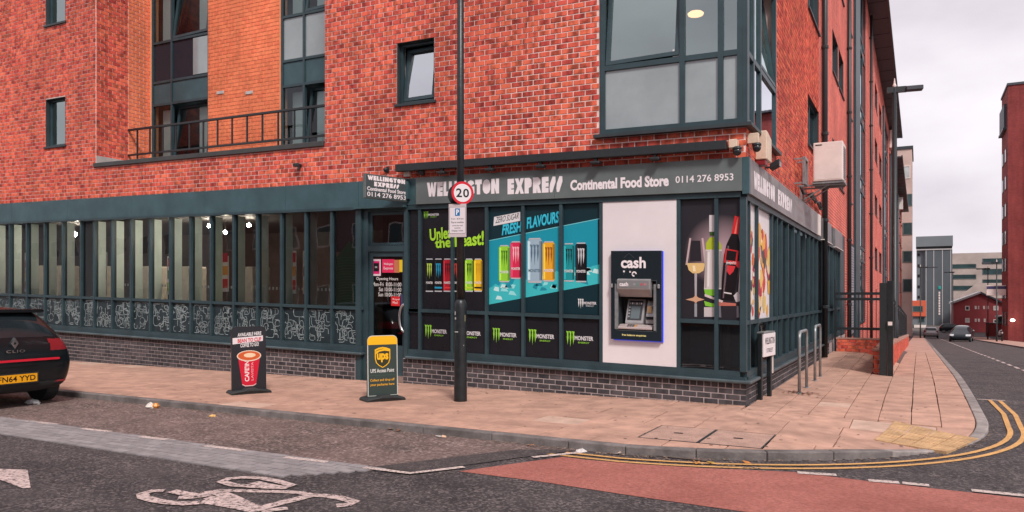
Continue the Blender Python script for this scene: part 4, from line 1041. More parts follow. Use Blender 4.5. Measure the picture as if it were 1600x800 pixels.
for i, (s, px0, px1) in enumerate((('Opening Hours', 588, 622), ('Mon-Fri  8:00-11:00', 582, 627), ('Sat 10:00-11:00', 592, 627), ('Sun 10:00-11:00', 591, 627))):
    py = 433+i*8.1; a, c, e, g = frr(px0, py, px1, py+6.2); tx.append((s, a, c, e, g, {'offset': .004}))
dec('opening_hours', pc(232, 226, 224), door, [], tx, .098)
a, c, e, g = frr(602, 381, 632, 386); dec('fanlight_print', pc(228, 224, 222), B, [], [('For emergency call', a, c, e, g)], .1)
a, c, e, g = frr(613, 464, 625, 477); dec('door_print', pc(250, 225, 225), door, [], [('Royal', a+.01, c-.01, (e+g)/2+.01, g-.025), ('Mail', a+.01, c-.05, e+.025, (e+g)/2-.005)], .0955)
fb('dark_side_panel', 'vinyl_black', -5.66, -5.455, .045, .055, .46, 2.86); fb('transom', 'teal_frame', -5.672, -5.456, .004, .06, 1.10, 1.163)
# --- black printed panes right of the door
XR = [-5.43, -4.77, -4.11, -3.44, -2.78, -2.115]
YV = .042
up = []
for a, c in zip(XR, XR[1:]):
    fpane(a+.026, c-.026, 1.162, 2.866, 'vinyl_black', .05, name='printed_pane'); up.append(B.children[-1])
    fpane(a+.026, c-.026, .461, 1.105, 'vinyl_black', .05, name='printed_pane')
GRN, WHT = (150, 214, 70), (222, 218, 220)
def claw(mb, x0, x1, z0, z1, f_):
    w = x1-x0; h = z1-z0
    for k, (a, l) in enumerate(((0, .86), (.36, 1), (.72, .84))):
        P_ = [(a-.03, 1), (a+.30, .97), (a+.24, .82), (a+.27, .6), (a+.21, .38), (a+.14, 1-l), (a+.10, .4), (a+.05, .62), (a+.09, .82)]
        mb.quad(*[f_(x0+p*w, z0+q_*h) for p, q_ in P_])
def energy_logo(px0, py0, px1, py1, y=YV, green=GRN, parent=B):
    x0, x1, z0, z1 = frr(px0, py0, px1, py1, y); w = x1-x0; f_ = front_map(y)
    g = MB(); claw(g, x0, x0+w*.30, z0, z1, f_); g.build('claw_logo', pc(*green), parent, warp=True)
    t = MB(); text(t, 'MONSTER', x0+w*.31, x1, z0+(z1-z0)*.45, z0+(z1-z0)*.72, f_, offset=.03); t.build('logo_lettering', pc(*WHT), parent, warp=True)
    t = MB(); text(t, 'ENERGY', x0+w*.44, x0+w*.86, z0+(z1-z0)*.26, z0+(z1-z0)*.36, f_, offset=.01); t.build('logo_lettering', pc(*green), parent, warp=True)
for q_ in ((664, 508, 698, 531), (713, 511, 751, 534), (770, 513, 807, 537), (826, 515, 866, 540), (885, 518, 927, 543)): energy_logo(*q_)
energy_logo(662, 330, 686, 343); energy_logo(903, 467, 932, 483, green=(226, 226, 228))
def qtext(name, s_, col, tl, tr, br, bl, y, parent=None, **kw):
    c = [fr(*p, y) for p in (bl, br, tr, tl)]
    f_ = lambda u, v: (c[0][0]*(1-u)*(1-v)+c[1][0]*u*(1-v)+c[2][0]*u*v+c[3][0]*(1-u)*v, y, c[0][1]*(1-u)*(1-v)+c[1][1]*u*(1-v)+c[2][1]*u*v+c[3][1]*(1-u)*v)
    mb = MB(); text(mb, s_, 0, 1, 0, 1, f_, **kw); return mb.build(name, pc(*col), parent or B, warp=True)
qtext('slogan', 'Unleash', (172, 226, 60), (671, 358), (719, 351), (719, 370), (672, 377), YV, offset=.03)
qtext('slogan', 'the Beast!', (172, 226, 60), (679, 373), (756, 360), (756, 383), (680, 388), YV, offset=.03)
def can(px, py0, py1, wpx, body, mark_, top=(190, 190, 195), y=YV, band=None, label_=True):
    """printed drinks can: silver lid, body, claw mark and lettering"""
    x0, x1, z0, z1 = frr(px-wpx/2, py0, px+wpx/2, py1, y); w = x1-x0; h = z1-z0; f_ = front_map(y)
    c = MB(); c.quad(*[f_(x0+a*w, z0+e*h) for a, e in ((.06, .02), (.5, 0), (.94, .02), (1, .06), (1, .93), (.9, .97), (.1, .97), (0, .93), (0, .06))]); o = c.build('printed_can', pc(*body), B, warp=True)
    f1 = front_map(y-.0012)
    t = MB(); t.quad(*[f1(x0+a*w, z0+e*h) for a, e in ((.1, .97), (.9, .97), (.86, 1), (.14, 1))]); t.quad(*[f1(x0+a*w, z0+e*h) for a, e in ((.08, .0), (.92, 0), (.96, .035), (.04, .035))]); t.build('can_rim', pc(*top), o, warp=True)
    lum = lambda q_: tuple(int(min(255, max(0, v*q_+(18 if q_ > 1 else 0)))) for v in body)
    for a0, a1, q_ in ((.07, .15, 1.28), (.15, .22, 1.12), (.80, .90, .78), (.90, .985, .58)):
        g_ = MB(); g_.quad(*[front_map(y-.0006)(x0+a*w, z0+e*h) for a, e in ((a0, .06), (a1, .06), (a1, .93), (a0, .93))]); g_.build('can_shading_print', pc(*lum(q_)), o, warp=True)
    k = MB(); claw(k, x0+.2*w, x0+.78*w, z0+.38*h, z0+.86*h, f1); k.build('can_mark', pc(*mark_), o, warp=True)
    if label_:
        l = MB(); text(l, 'MONSTER', x0+.1*w, x0+.9*w, z0+.24*h, z0+.31*h, f1, offset=.03); l.build('can_lettering', pc(*(mark_ if sum(body) > 500 else (225, 222, 222))), o, warp=True)
    if band:
        q_ = MB(); q_.quad(*[f1(x0+a*w, z0+e*h) for a, e in ((.06, .1), (.94, .1), (.94, .15), (.06, .15))]); q_.build('can_band', pc(*band), o, warp=True)
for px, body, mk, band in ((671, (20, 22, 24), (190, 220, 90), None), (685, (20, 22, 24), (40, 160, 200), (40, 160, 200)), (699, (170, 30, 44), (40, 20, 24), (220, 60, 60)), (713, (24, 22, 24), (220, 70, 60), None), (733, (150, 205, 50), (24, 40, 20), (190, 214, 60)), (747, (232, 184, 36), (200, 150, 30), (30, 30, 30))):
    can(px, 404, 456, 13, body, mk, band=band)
# three pane poster: dark top, slanting turquoise field, cans
tq = (28, 150, 172)
P3 = [fr(763, 377, YV), fr(934, 343, YV), fr(934, 443.5, YV), fr(763, 476, YV)]
def clipx(poly, a, c):
    def cut(pl_, xx, keep):
        o_ = []
        for i in range(len(pl_)):
            p, q_ = pl_[i], pl_[(i+1) % len(pl_)]; ip = keep(p[0]); iq = keep(q_[0])
            if ip: o_.append(p)
            if ip != iq: t = (xx-p[0])/(q_[0]-p[0]); o_.append((xx, p[1]+t*(q_[1]-p[1])))
        return o_
    return cut(cut(poly, a, lambda v: v >= a), c, lambda v: v <= c)
for a, c in zip(XR[2:], XR[3:]):
    a1, c1 = a+.03, c-.03
    dec('poster_field', pc(16, 46, 54), B, [rc(a1, c1, 1.17, 2.86)], y=.048)
    dec('poster_field', pc(*tq), B, [clipx(P3, a1, c1)], y=.0465)
    z_ = lambda x: P3[0][1]+(x-P3[0][0])/(P3[1][0]-P3[0][0])*(P3[1][1]-P3[0][1])
    m_ = MB(); m_.ribbon([(a1, z_(a1)+.008), (c1, z_(c1)+.008)], .012, front_map(.0455)); m_.build('poster_edge', pc(120, 205, 215), B, warp=True)
    zb = lambda x: P3[3][1]+(x-P3[3][0])/(P3[2][0]-P3[3][0])*(P3[2][1]-P3[3][1])
    rs = random.Random(int(a*100)); sp_ = []; n_ = 10
    top = [(a1+(c1-a1)*i/n_, zb(a1+(c1-a1)*i/n_)+.30+rs.uniform(-.06, .07)) for i in range(n_+1)]
    dec('printed_splash', pc(64, 190, 196), B, [[(a1, zb(a1))]+[(c1, zb(c1))]+top[::-1]], y=.0452)
    for k in range(7):
        x = rs.uniform(a1+.06, c1-.12); z = zb(x)+rs.uniform(.05, .26)
        dec('printed_splash', pc(*rs.choice(((150, 224, 226), (36, 140, 160), (200, 236, 236)))), B, [[(x, z), (x+rs.uniform(.06, .16), z+rs.uniform(-.03, .02)), (x+.1, z+.05), (x+.03, z+.06)]], y=.0445)
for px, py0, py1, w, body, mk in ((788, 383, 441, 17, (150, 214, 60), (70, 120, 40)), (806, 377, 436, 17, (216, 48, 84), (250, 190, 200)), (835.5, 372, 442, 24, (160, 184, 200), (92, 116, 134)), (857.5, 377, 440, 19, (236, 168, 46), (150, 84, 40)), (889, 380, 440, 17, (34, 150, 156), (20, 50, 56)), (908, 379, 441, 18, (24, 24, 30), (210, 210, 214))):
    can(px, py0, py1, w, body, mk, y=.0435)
dec('poster_tag', pc(226, 222, 224), B, [[fr(772, 339, .0446), fr(813, 331, .0446), fr(813, 345, .0446), fr(771, 353, .0446)]], y=.0446)
qtext('poster_lettering', 'ZERO SUGAR', (20, 30, 36), (775, 339.5), (811, 332.5), (810, 341.5), (774, 349), .0435, offset=.005, shear=.2)
for s_, q_ in (('FRESH', ((785, 351), (814.5, 345.5), (814.5, 362), (784, 368))), ('FLAVOURS', ((822.5, 340), (873.5, 329.5), (873.5, 347.5), (823, 358)))):
    qtext('poster_lettering', s_, (14, 80, 104), *[(x+1.2, y+1.2) for x, y in q_], .0444, offset=.04, shear=.12)
    qtext('poster_lettering', s_, (60, 196, 222), *q_, .0436, offset=.03, shear=.12)
# white panel round the cash machine
b = MB(); cells('F', b, -2.088, -.962, .464, 2.864, .002, .06, [(-1.85, -1.24, .96, 1.70)]); b.build('white_panel', 'white_panel', B, warp=True)
# wine poster
XW = [(-.909, -.426), (-.374, -.078)]
m_wine = bpy.data.materials.new('wine_print'); m_wine.use_nodes = True; MATS['wine_print'] = m_wine
n_ = m_wine.node_tree; b_ = n_.nodes['Principled BSDF']; b_.inputs['Roughness'].default_value = .3
g_ = n_.nodes.new('ShaderNodeNewGeometry'); vm = n_.nodes.new('ShaderNodeVectorMath'); vm.operation = 'DISTANCE'; vm.inputs[1].default_value = (-.36, .05, 2.15)
n_.links.new(g_.outputs['Position'], vm.inputs[0]); cr = n_.nodes.new('ShaderNodeValToRGB'); n_.links.new(vm.outputs['Value'], cr.inputs[0])
cr.color_ramp.elements[0].color = (.44, .30, .33, 1); cr.color_ramp.elements[0].position = .05; cr.color_ramp.elements[1].color = (.022, .02, .026, 1); cr.color_ramp.elements[1].position = .50
n_.links.new(cr.outputs[0], b_.inputs['Base Color'])
for a, c in XW:
    fpane(a, c, 1.162, 2.866, 'wine_print', .05, name='printed_pane'); fpane(a, c, .461, 1.105, 'glass_dark', .05)
fpane(-.90, -.08, .47, 1.1, 'room_dark', .5, name='inner_screen')
def FP(*pts, y=.0435): return [fr(px, py, y) for px, py in pts]
def wine(polys, col, y, name='wine_print_shape'):
    allp = []
    for p in polys:
        for a, c in XW:
            q_ = clipx(p, a+.002, c-.002)
            if len(q_) > 2: allp.append(q_)
    if allp: dec(name, pc(*col), B, allp, y=y)
wine([FP((1077, 372), (1080, 372), (1074, 414), (1071, 414))], (196, 170, 172), .0465); wine([FP((1096, 372), (1099, 372), (1104, 414), (1101, 414))], (206, 176, 176), .0465)
wine([FP((1073, 411), (1102, 411), (1099, 423), (1092, 427), (1082, 427), (1076, 422))], (226, 190, 128), .046)
wine([FP((1085, 427), (1089, 427), (1088.5, 468), (1085.5, 468))], (176, 168, 172), .0465); wine([FP((1071, 468), (1083, 465), (1087, 461), (1091, 465), (1101, 468), (1090, 471), (1087, 474), (1084, 471))], (206, 160, 130), .046)
wine([FP((1085, 474), (1089, 474), (1089, 495), (1085, 495))], (150, 150, 156), .0465)
wine([FP((1108, 336), (1117, 336), (1117, 362), (1108, 362))], (214, 206, 208), .0465)
wine([FP((1109, 362), (1117, 362), (1117, 368), (1109, 368))], (60, 90, 40), .0464); wine([FP((1103, 380), (1109, 371), (1118, 370), (1127, 382), (1127, 392), (1103, 392))], (176, 190, 52), .0464)
wine([FP((1102, 390), (1128, 390), (1127, 452), (1100, 452))], (212, 202, 200), .0463); wine([FP((1100, 452), (1117, 452), (1117, 462), (1102, 462))], (130, 196, 60), .0463)
wine([FP((1100, 470), (1112, 474), (1117, 474), (1117, 480), (1102, 478))], (130, 196, 60), .0463); wine([FP((1100, 480), (1117, 480), (1117, 495), (1100, 495))], (200, 190, 190), .0462)
wine([FP((1101, 459), (1130, 470), (1128, 473), (1101, 463))], (214, 196, 194), .0455); wine([FP((1120, 471), (1138, 473), (1150, 474), (1150, 478), (1120, 478))], (190, 110, 96), .0458)
wine([FP((1101, 392), (1105, 392), (1104, 450), (1101, 450))], (176, 164, 162), .046); wine([FP((1124, 392), (1128, 392), (1127, 450), (1123, 450))], (160, 150, 150), .046); wine([FP((1106, 394), (1109, 394), (1108, 448), (1105, 448))], (232, 226, 224), .046)
wine([FP((1152, 340), (1154, 340), (1150, 365), (1147, 365))], (240, 120, 112), .0462); wine([FP((1137, 384), (1139, 384), (1134, 440), (1131, 466), (1129, 466), (1133, 420))], (110, 92, 98), .0453)
wine([FP((1079, 376), (1094, 376), (1096, 408), (1078, 408))], (44, 40, 46), .0466); wine([FP((1082, 415), (1086, 415), (1087, 424), (1083, 424))], (244, 226, 186), .0455)
wine([FP((1148, 337), (1157, 339), (1153, 366), (1143, 365))], (212, 44, 48), .0465)
wine([FP((1143, 365), (1153, 366), (1157, 384), (1155, 410), (1146, 470), (1126, 468), (1131, 400), (1135, 382))], (26, 20, 24), .0464)
wine([FP((1134, 388), (1154, 392), (1151, 414), (1131, 410))], (206, 44, 48), .0455); wine([FP((1136, 391), (1151, 393), (1149, 408), (1134, 406))], (30, 22, 26), .0452)
wine([FP((1133, 414), (1149, 416), (1146, 424), (1140, 430), (1135, 423))], (214, 56, 62), .0455)
wine([FP((1152, 408), (1159, 409), (1160, 417), (1153, 419), (1150, 415))], (206, 58, 66), .0456); wine([FP((1156, 419), (1158, 419), (1155, 462), (1153, 462))], (196, 190, 194), .0456)
wine([FP((1146, 462), (1152, 456), (1158, 462), (1160, 470), (1150, 472))], (196, 190, 194), .045); wine([FP((1131, 456), (1143, 458), (1143, 460), (1131, 458))], (220, 214, 214), .0452)
t = MB(); text(t, 'PIMENTO', *frr(1135, 409, 1150, 413, .044), front_map(.044), offset=.02); t.build('wine_lettering', pc(240, 232, 230), B, warp=True)
for px0, px1 in ((1122, 1126), (1151, 1154), (1157, 1160)): wine([FP((px0, 478), (px1, 478), (px1+1, 496), (px0, 496))], (120, 116, 124), .0458)
# --- side street panes
ys_ = [.06]+[y for y in MSD]
for i, (a, c) in enumerate(zip(ys_, ys_[1:])):
    if 11.0 < a < 11.2 or abs(c-9.3) < .01: 
        spane(a+.03, c-.03, .461, 2.83, 'soft_dark', name='dark_pane'); continue
    pr = i < 3
    spane(a+.03, c-.03, 1.162, 2.83, 'white_panel' if pr else 'glass_dark', name='printed_pane' if pr else 'pane')
    spane(a+.03, c-.03, .461, 1.105, 'glass_dark')

for k, (y, z, col) in enumerate(((3.55, 1.3, (150, 60, 64)), (4.3, 1.3, (140, 50, 60)), (3.6, 2.3, (196, 170, 140)))):
    MB().box(-.3, -.28, y-.28, y+.25, z, z+(.95 if k < 2 else .4)).build('display_card', pc(*col), B)
sm_ = side_map(-.046)
rf = random.Random(21)
def food(y0, y1, n_, cols_, seed):
    r = random.Random(seed)
    for k in range(n_):
        y = r.uniform(y0+.04, y1-.04); z = 1.22+1.30*(k/n_)+r.uniform(-.05, .05); s = r.uniform(.05, .13)*(1.6 if y1-y0 > 1 else 1); col = r.choice(cols_)
        m_ = MB(); m_.quad(*[sm_(min(max(y+s*math.cos(t)*r.uniform(.6, 1), y0+.01), y1-.01), z+s*math.sin(t)*r.uniform(.7, 1.2)) for t in [i*2*PI/9 for i in range(9)]])
        m_.v = [(x+.0008*k*.25, u, v) for x, u, v in m_.v]; m_.build('food_print', pc(*col), B)
FC = ((214, 66, 50), (240, 176, 60), (236, 200, 110), (232, 110, 50), (196, 40, 60), (244, 214, 170), (70, 60, 56), (250, 226, 206))
food(.37, .91, 26, FC, 3); food(.97, 2.17, 40, FC, 8)
for y, z0, z1 in ((1.2, 2.1, 2.62), (1.42, 2.0, 2.55), (1.6, 1.95, 2.4)): MB().quad(*[side_map(-.0445)(*p) for p in rc(y, y+.012, z0, z1)]).build('food_print', pc(70, 40, 36), B)
t = MB(); text(t, 'FOOD', 2.25, 2.7, -.24, -.10, lambda u, v: (-.045, v+.36, u), offset=.03); t.build('poster_lettering', pc(206, 60, 100), B)
# lettering of the signs
f_ = front_map(-.058); t = MB()
def lettered(m, o): 
    o = m.build('sign_lettering', 'white_letter', o, warp=True); return MB()
a, c = fr(667, 300, -.058), fr(781, 290, -.058); chunk(t, 'WELLINGTON', a[0], c[0], fz(700, 306, -.058), fz(700, 283.5, -.058), f_, None); t = lettered(t, fp[0])
a, c = fr(793, 300, -.058), fr(880, 290, -.058); chunk(t, 'EXPRESS', a[0], c[0], fz(840, 301.5, -.058), fz(840, 277, -.058), f_, None); t = lettered(t, fp[0])
sm2 = lambda u, v: f_(u, v)
text(t, 'Continental Food Store', fx(891, -.058), fx(1045, -.058), fz(960, 294.8, -.058), fz(960, 277.5, -.058), f_, offset=.045); t = lettered(t, fp[1])
text(t, '0114 276 8953', fx(1055.5, -.058), fx(1146, -.058), fz(1100, 284, -.058), fz(1100, 273, -.058), f_, offset=.012)
lettered(t, fp[1])
s_ = side_map(.058); t = MB()
chunk(t, 'WELLINGTON', .28, 2.05, 3.01, 3.26, s_); t.build('sign_lettering', 'white_letter', sp1); t = MB(); chunk(t, 'EXPRESS', 2.35, 3.9, 3.01, 3.26, s_)
t.build('sign_lettering', 'white_letter', sp1)
t = MB(); text(t, 'Continental Food Store', 4.2, 7.0, 3.15, 3.30, s_, offset=.03); t.build('faded_lettering', 'faded_print', sp2); t = MB(); text(t, '0114 276 8953', 4.8, 6.8, 2.97, 3.08, s_, offset=.02); t.build('faded_lettering', 'faded_print', sp2)
# fixtures of the lane side beyond the shop
for a, c in ((8.95, 11.0), (12.05, 14.3)):
    MB().box(-.06, .06, a, c, 2.88, 3.385).build('vent_panel', 'sign_grey_side', B); MB().box(-.05, .09, a, c, 2.86, 2.879).build('vent_ledge', 'white_plastic', B)
MB().box(-.06, .0, 11.0, 12.05, 2.83, 3.40).build('dark_head_panel', 'teal_frame', B); MB().box(-.06, .0, 14.3, 15.9, .3, 3.40).build('dark_head_panel', 'teal_frame', B)
b = MB(); z = .2
while z < 3.2: b.box(.0, .045, 16.9, 19.2, z, z+.07); z += .09
b.build('roller_shutter', mat('shutter', (.33, .30, .33), .5, metal=.2), B)
MB().box(.008, .03, 16.85, 19.3, .1, 3.35).build('shutter_backing', 'interior_dark', B)
# ================================================================== THINGS ON THE BUILDING
def wthing(name, label, cat, x, z, y=0, group=None): return thing(name, label, cat, (x, y, z+zs(x)), 0, group)
# light trough over the sign
t = wthing('sign_light_trough', 'long black light trough running above the grey shop sign', 'sign light', -5.80, 3.56)
k_ = lambda x, y, z: (x, y, z-KS*x)
MB().box(0, 5.58, -.20, -.09, -.06, .065).build('housing', 'black_metal', t, mapf=k_, bevel=.008)
MB().box(.02, 5.56, -.095, .0, -.005, .02).build('mounting_arm', 'black_metal', t, mapf=k_)
for px in (691, 766, 845, 931, 1024):
    x = fx(px, -.15)+5.80; l = thing('spot_lamp', None, None); l.parent = t
    MB().box(x-.02, x+.02, -.17, -.12, -.11, -.06).build('stem', 'black_metal', l, mapf=k_)
    MB().box(x-.075, x+.075, -.22, -.10, -.145, -.105).build('head', 'black_metal', l, mapf=k_, bevel=.012)
# projecting sign: both faces printed
px_, pz_ = -5.52, 3.02
A0 = Vector((-6.20, -.98)); 
t = wthing('projecting_sign', 'double sided box sign sticking out from the wall over the shop door', 'sign', -5.62, 2.99)
# plate corners lie on a plane square to the wall, leaning a little along it
def psn(u, v, o=0): return (-.02-.26*(1-u)-.5*o*0+o*.93, -.06-.80*(1-u)-o*.32, v)
q0 = MB()
def psbox(mb, u0, u1, v0, v1, o0, o1):
    c = [psn(u, v, o) for o in (o0, o1) for u, v in ((u0, v0), (u1, v0), (u1, v1), (u0, v1))]
    i = len(mb.v); mb.v += c; mb.f += [tuple(i+k for k in f) for f in ((3, 2, 1, 0), (4, 5, 6, 7), (0, 1, 5, 4), (1, 2, 6, 5), (2, 3, 7, 6), (3, 0, 4, 7))]; return mb
psbox(MB(), 0, 1, 0, .40, -.07, .0).build('sign_box', 'sign_grey', t, bevel=.004)
psbox(MB(), .015, .985, .012, .388, .0015, .004).build('sign_face', mat('sign_dark_face', (.05, .065, .07), .45), t)
for fc, o in ((1, .006), (0, -.074)):
    m_ = (lambda u, v, o=o: psn(u, v, o)) if fc else (lambda u, v, o=o: psn(1-u, v, o))
    l = MB(); chunk(l, 'WELLINGTON', .05, .95, .30, .375, m_); chunk(l, 'EXPRESS', .2, .8, .205, .28, m_)
    text(l, 'Continental Food Store', .04, .96, .125, .19, m_, offset=.025); text(l, '0114 276 8953', .04, .96, .03, .105, m_, offset=.012)
    l.build('sign_lettering', 'white_letter', t)
MB().box(-.05, .02, -.10, .0, .05, .35).build('wall_bracket', 'teal', t)
# cameras, boxes and small fixtures
def dome(name, label, x, y, z, arm):
    t = thing(name, label, 'camera', (x, y, z), 0, 'dome cameras at the building corner')
    MB().sphere((0, 0, 0), .058, 16, 10).build('dome', 'rubber_gloss', t, smooth=True); MB().lathe([(.05, .02), (.062, .03), (.062, .055), (.04, .07)], (0, 0, 0), 16).build('collar', 'black_metal', t, smooth=True)
    b = MB(); b.box(*arm); b.build('mounting_box', 'cream', t, bevel=.006)
mat('rubber_gloss', (.02, .022, .026), .12)
dome('dome_camera', 'black dome camera under a cream box at the end of the light trough', -.085, -.13, 3.47, (-.11, .0, -.03, .12, .055, .17))
dome('dome_camera', 'black dome camera under a cream box round the corner facing the lane', .13, .10, 3.54, (-.12, .03, -.05, .03, .06, .20))
t = thing('alarm_box', 'cream wedge shaped alarm box below the corner bay window sill', 'alarm box', (.012, .62, 3.42))
MB().prism([(0, .05), (.42, .05), (.42, .40), (.10, .46), (0, .46)], lambda u, v: (0, u, v), lambda u, v: (.16, u, v)).build('cover', 'cream', t, bevel=.01)
MB().box(0, .14, .02, .2, -.03, .05).build('strobe', mat('strobe_red', (.22, .02, .025), .3), t, bevel=.01)
t = thing('floodlight', 'small black floodlight beside the cream alarm box on the lane side', 'floodlight', (.012, 1.45, 3.48))
MB().box(.08, .22, -.1, .12, -.04, .05).build('head', 'black_metal', t, mapf=lambda x, y, z: (x, y, z+(x-.1)*.5), bevel=.01); MB().tube((0, 0, 0), (.1, 0, 0), .016).build('arm', 'black_metal', t)
MB().box(.215, .222, -.08, .1, -.0, .07).build('lens', 'steel', t, mapf=lambda x, y, z: (x, y, z+.0))
def cctv(px, py, label, sz=1.0):
    x, z = fr(px, py, -.1); t = wthing('security_camera', label, 'camera', x, z, 0)
    MB().box(-.03*sz, .03*sz, -.02, .0, -.05*sz, .05*sz).build('wall_plate', 'black_metal', t); MB().tube((0, 0, 0), (0, -.07, 0), .014).build('arm', 'black_metal', t)
    MB().tube((-.03*sz, -.05, 0), (.05*sz, -.13, -.035), .036*sz, n=14).build('housing', 'black_metal', t, smooth=True); MB().tube((.05*sz, -.13, -.035), (.056*sz, -.136, -.038), .026*sz, n=14).build('lens', 'rubber_gloss', t)
cctv(601, 264, 'black security camera on the brick just above the projecting sign'); cctv(656, 267.5, 'black security camera hanging under the end of the light trough', 1.2)
x, z = fr(470, 259, 0); t = wthing('wall_spout', 'short black spout pipe on the brick below the balcony', 'spout', x, z)
MB().tube((0, 0, 0), (0, -.10, 0), .035, n=12).build('elbow', 'black_metal', t, smooth=True); MB().box(-.085, .05, -.13, -.06, -.03, .03).build('nozzle', 'black_metal', t, bevel=.01); MB().tube((.03, -.09, -.02), (.03, -.09, -.09), .018).build('drip_pipe', 'black_metal', t)
x, z = fr(638, 271, 0); t = wthing('junction_box', 'small white junction box on the brick under the light trough end', 'junction box', x, z)
MB().box(-.06, .06, -.06, 0, -.06, .06).build('case', 'white_plastic', t, bevel=.008); MB().tube((0, -.03, .05), (0, -.03, .10), .012).build('gland', 'white_plastic', t)
# air conditioning unit on the lane wall
t = thing('air_conditioner', 'white boxy air conditioning unit on brackets high on the lane wall', 'air conditioner', (.0, 5.3, 3.66))
MB().box(.26, .80, 0, .62, .10, .86).build('casing', 'white_plastic', t, bevel=.015, segs=2)
MB().box(.29, .77, -.004, .0, .13, .78).build('front_panel', 'white_plastic', t, bevel=.002)
g = MB(); 
for k in range(14): g.box(.802, .812, .08, .54, .16+k*.045, .175+k*.045)
g.build('grille', 'galv', t)
MB().box(.30, .42, -.006, -.001, .80, .82).build('rating_label', 'rubber', t)
MB().box(.24, .82, .02, .60, .055, .095).build('drip_tray', 'galv', t)
for y in (.08, .50):
    b = MB(); b.box(.0, .80, y, y+.04, .02, .052); b.box(.0, .04, y, y+.04, -.30, .02); b.build('bracket', 'galv', t)
    b = MB(); b.tube((.03, y+.02, -.26), (.5, y+.02, .02), .014, n=6); b.build('brace', 'galv', t)
t = thing('cable_box', 'grey open metal frame box on the brick beside the air conditioner', 'cable box', (.01, 4.72, 3.62))
b = MB(); frame_bars(b, 'S', -.20, .26, .0, .52, -.20, -.15, .05)
for u in (-.20, .21): b.box(0, .15, u+.01, u+.04, .01, .04); b.box(0, .15, u+.01, u+.04, .47, .50)
b.build('frame', 'galv', t)
MB().path([(.06, .2, .0), (.10, .3, -.12), (.12, .5, -.10), (.10, .8, -.05)], .02, 8).build('pipe', 'rubber', t, smooth=True)
t = thing('cable_bundle', 'tangled dark cables stapled to the brick below the air conditioner', 'cables', (.02, 6.4, 3.52))
for k in range(3): MB().path([(.04, -.2+k*.15, .10), (.07, .3+k*.1, .20-k*.07), (.05, .9, .05+k*.06), (.08, 1.6, .14-k*.08), (.05, 2.3, .05)], .02, 7).build('cable', 'rubber', t, smooth=True)
# ------------------------------------------------------------------ cash machine
X0, X1, Z0, Z1 = -1.93, -1.165, .825, 2.13
t = wthing('cash_machine', 'black cash machine with blue edge light set in the white shopfront panel', 'cash machine', X0, Z0, -.0)
def am(name, m, x0, x1, y0, y1, z0, z1, bev=0, par=None): return MB().box(x0, x1, y0, y1, z0, z1).build(name, m, par or t, mapf=k_, bevel=bev)
Wd, Ht = X1-X0, Z1-Z0
black = mat('atm_black', (.012, .02, .026), .22)
halo = mat('atm_blue', (.04, .07, .70), .4, emit=.25)
b = MB(); frame_bars(b, 'F', .02, Wd+.013, -.016, Ht-.004, -.016, .0, .06); b.build('blue_edge', halo, t, mapf=k_)
# surround with the recess cut out
rx0, rx1, rz0, rz1 = .075, .70, .13, .88
b = MB(); b.box(0, Wd, -.07, -.012, rz1, Ht); b.box(0, Wd, -.07, -.0121, 0, rz0); b.box(0, rx0, -.0699, -.012, rz0, rz1); b.box(rx1, Wd, -.0699, -.012, rz0, rz1)
b.build('surround', black, t, mapf=k_)
b = MB(); b.box(rx0, rx1, .26, .27, rz0, rz1); b.box(rx0, rx0+.012, -.068, .26, rz0, rz1); b.box(rx1-.012, rx1, -.068, .26, rz0, rz1); b.box(rx0+.012, rx1-.012, -.068, .26, rz1-.012, rz1); b.box(rx0+.012, rx1-.012, -.068, .26, rz0, rz0+.012)
b.build('recess_lining', mat('atm_grey', (.045, .055, .06), .4), t, mapf=k_)
am('side_trim', 'galv', rx0-.012, rx0+.04, -.082, -.066, rz0+.02, rz1-.06); am('side_trim', 'galv', rx1-.045, rx1-.012, -.082, -.066, rz0+.02, rz1-.06)
def wed(name, m, pts, x0, x1): return MB().prism(pts, lambda u, v: (x0, u, v), lambda u, v: (x1, u, v)).build(name, m, t, mapf=k_, bevel=.006)
sil = mat('atm_silver', (.33, .315, .32), .35, metal=.3, var=.1, vscale=6)
wed('hood', sil, [(-.115, .745), (-.115, .885), (-.03, .905), (.0, .905), (.0, .63), (-.02, .63)], .11, .615)
am('hood_screen', mat('atm_panel', (.20, .20, .205), .3), .135, .59, -.119, -.116, .765, .865)
wed('screen_housing', sil, [(.02, .22), (.02, .25), (.16, .60), (.25, .60), (.25, .22)], .185, .46)
def scr(u, v): 
    tt = (v-.25)/.35; return (u, .018+.14*tt-.004, v)
mb = MB(); mb.quad(*[scr(*p) for p in rc(.215, .43, .29, .57)]); mb.build('screen_bezel', mat('atm_bezel', (.03, .03, .035), .3), t, mapf=k_)
mb = MB(); mb.quad(*[(x, y-.003, z) for x, y, z in [scr(*p) for p in rc(.26, .40, .31, .49)]]); mb.build('screen', mat('atm_screen', (.10, .13, .14), .1), t, mapf=k_)
for k in range(6):
    mb = MB(); mb.quad(*[(x, y-.004, z) for x, y, z in [scr(*p) for p in rc(.225+k*.034, .245+k*.034, .52, .545)]]); mb.build('function_key', 'white_letter' if k % 2 else sil, t, mapf=k_)
for k in range(4):
    mb = MB(); mb.quad(*[(x, y-.004, z) for x, y, z in [scr(*p) for p in rc(.222, .248, .33+k*.045, .35+k*.045)]]); mb.build('function_key', sil, t, mapf=k_)
wed('card_housing', sil, [(.06, .24), (.06, .30), (.17, .58), (.25, .58), (.25, .24)], .485, .64)
am('card_reader', mat('atm_amber', (.62, .42, .22), .35), .51, .57, .085, .12, .40, .50); am('slot', 'vinyl_black', .50, .625, .05, .1, .305, .345)
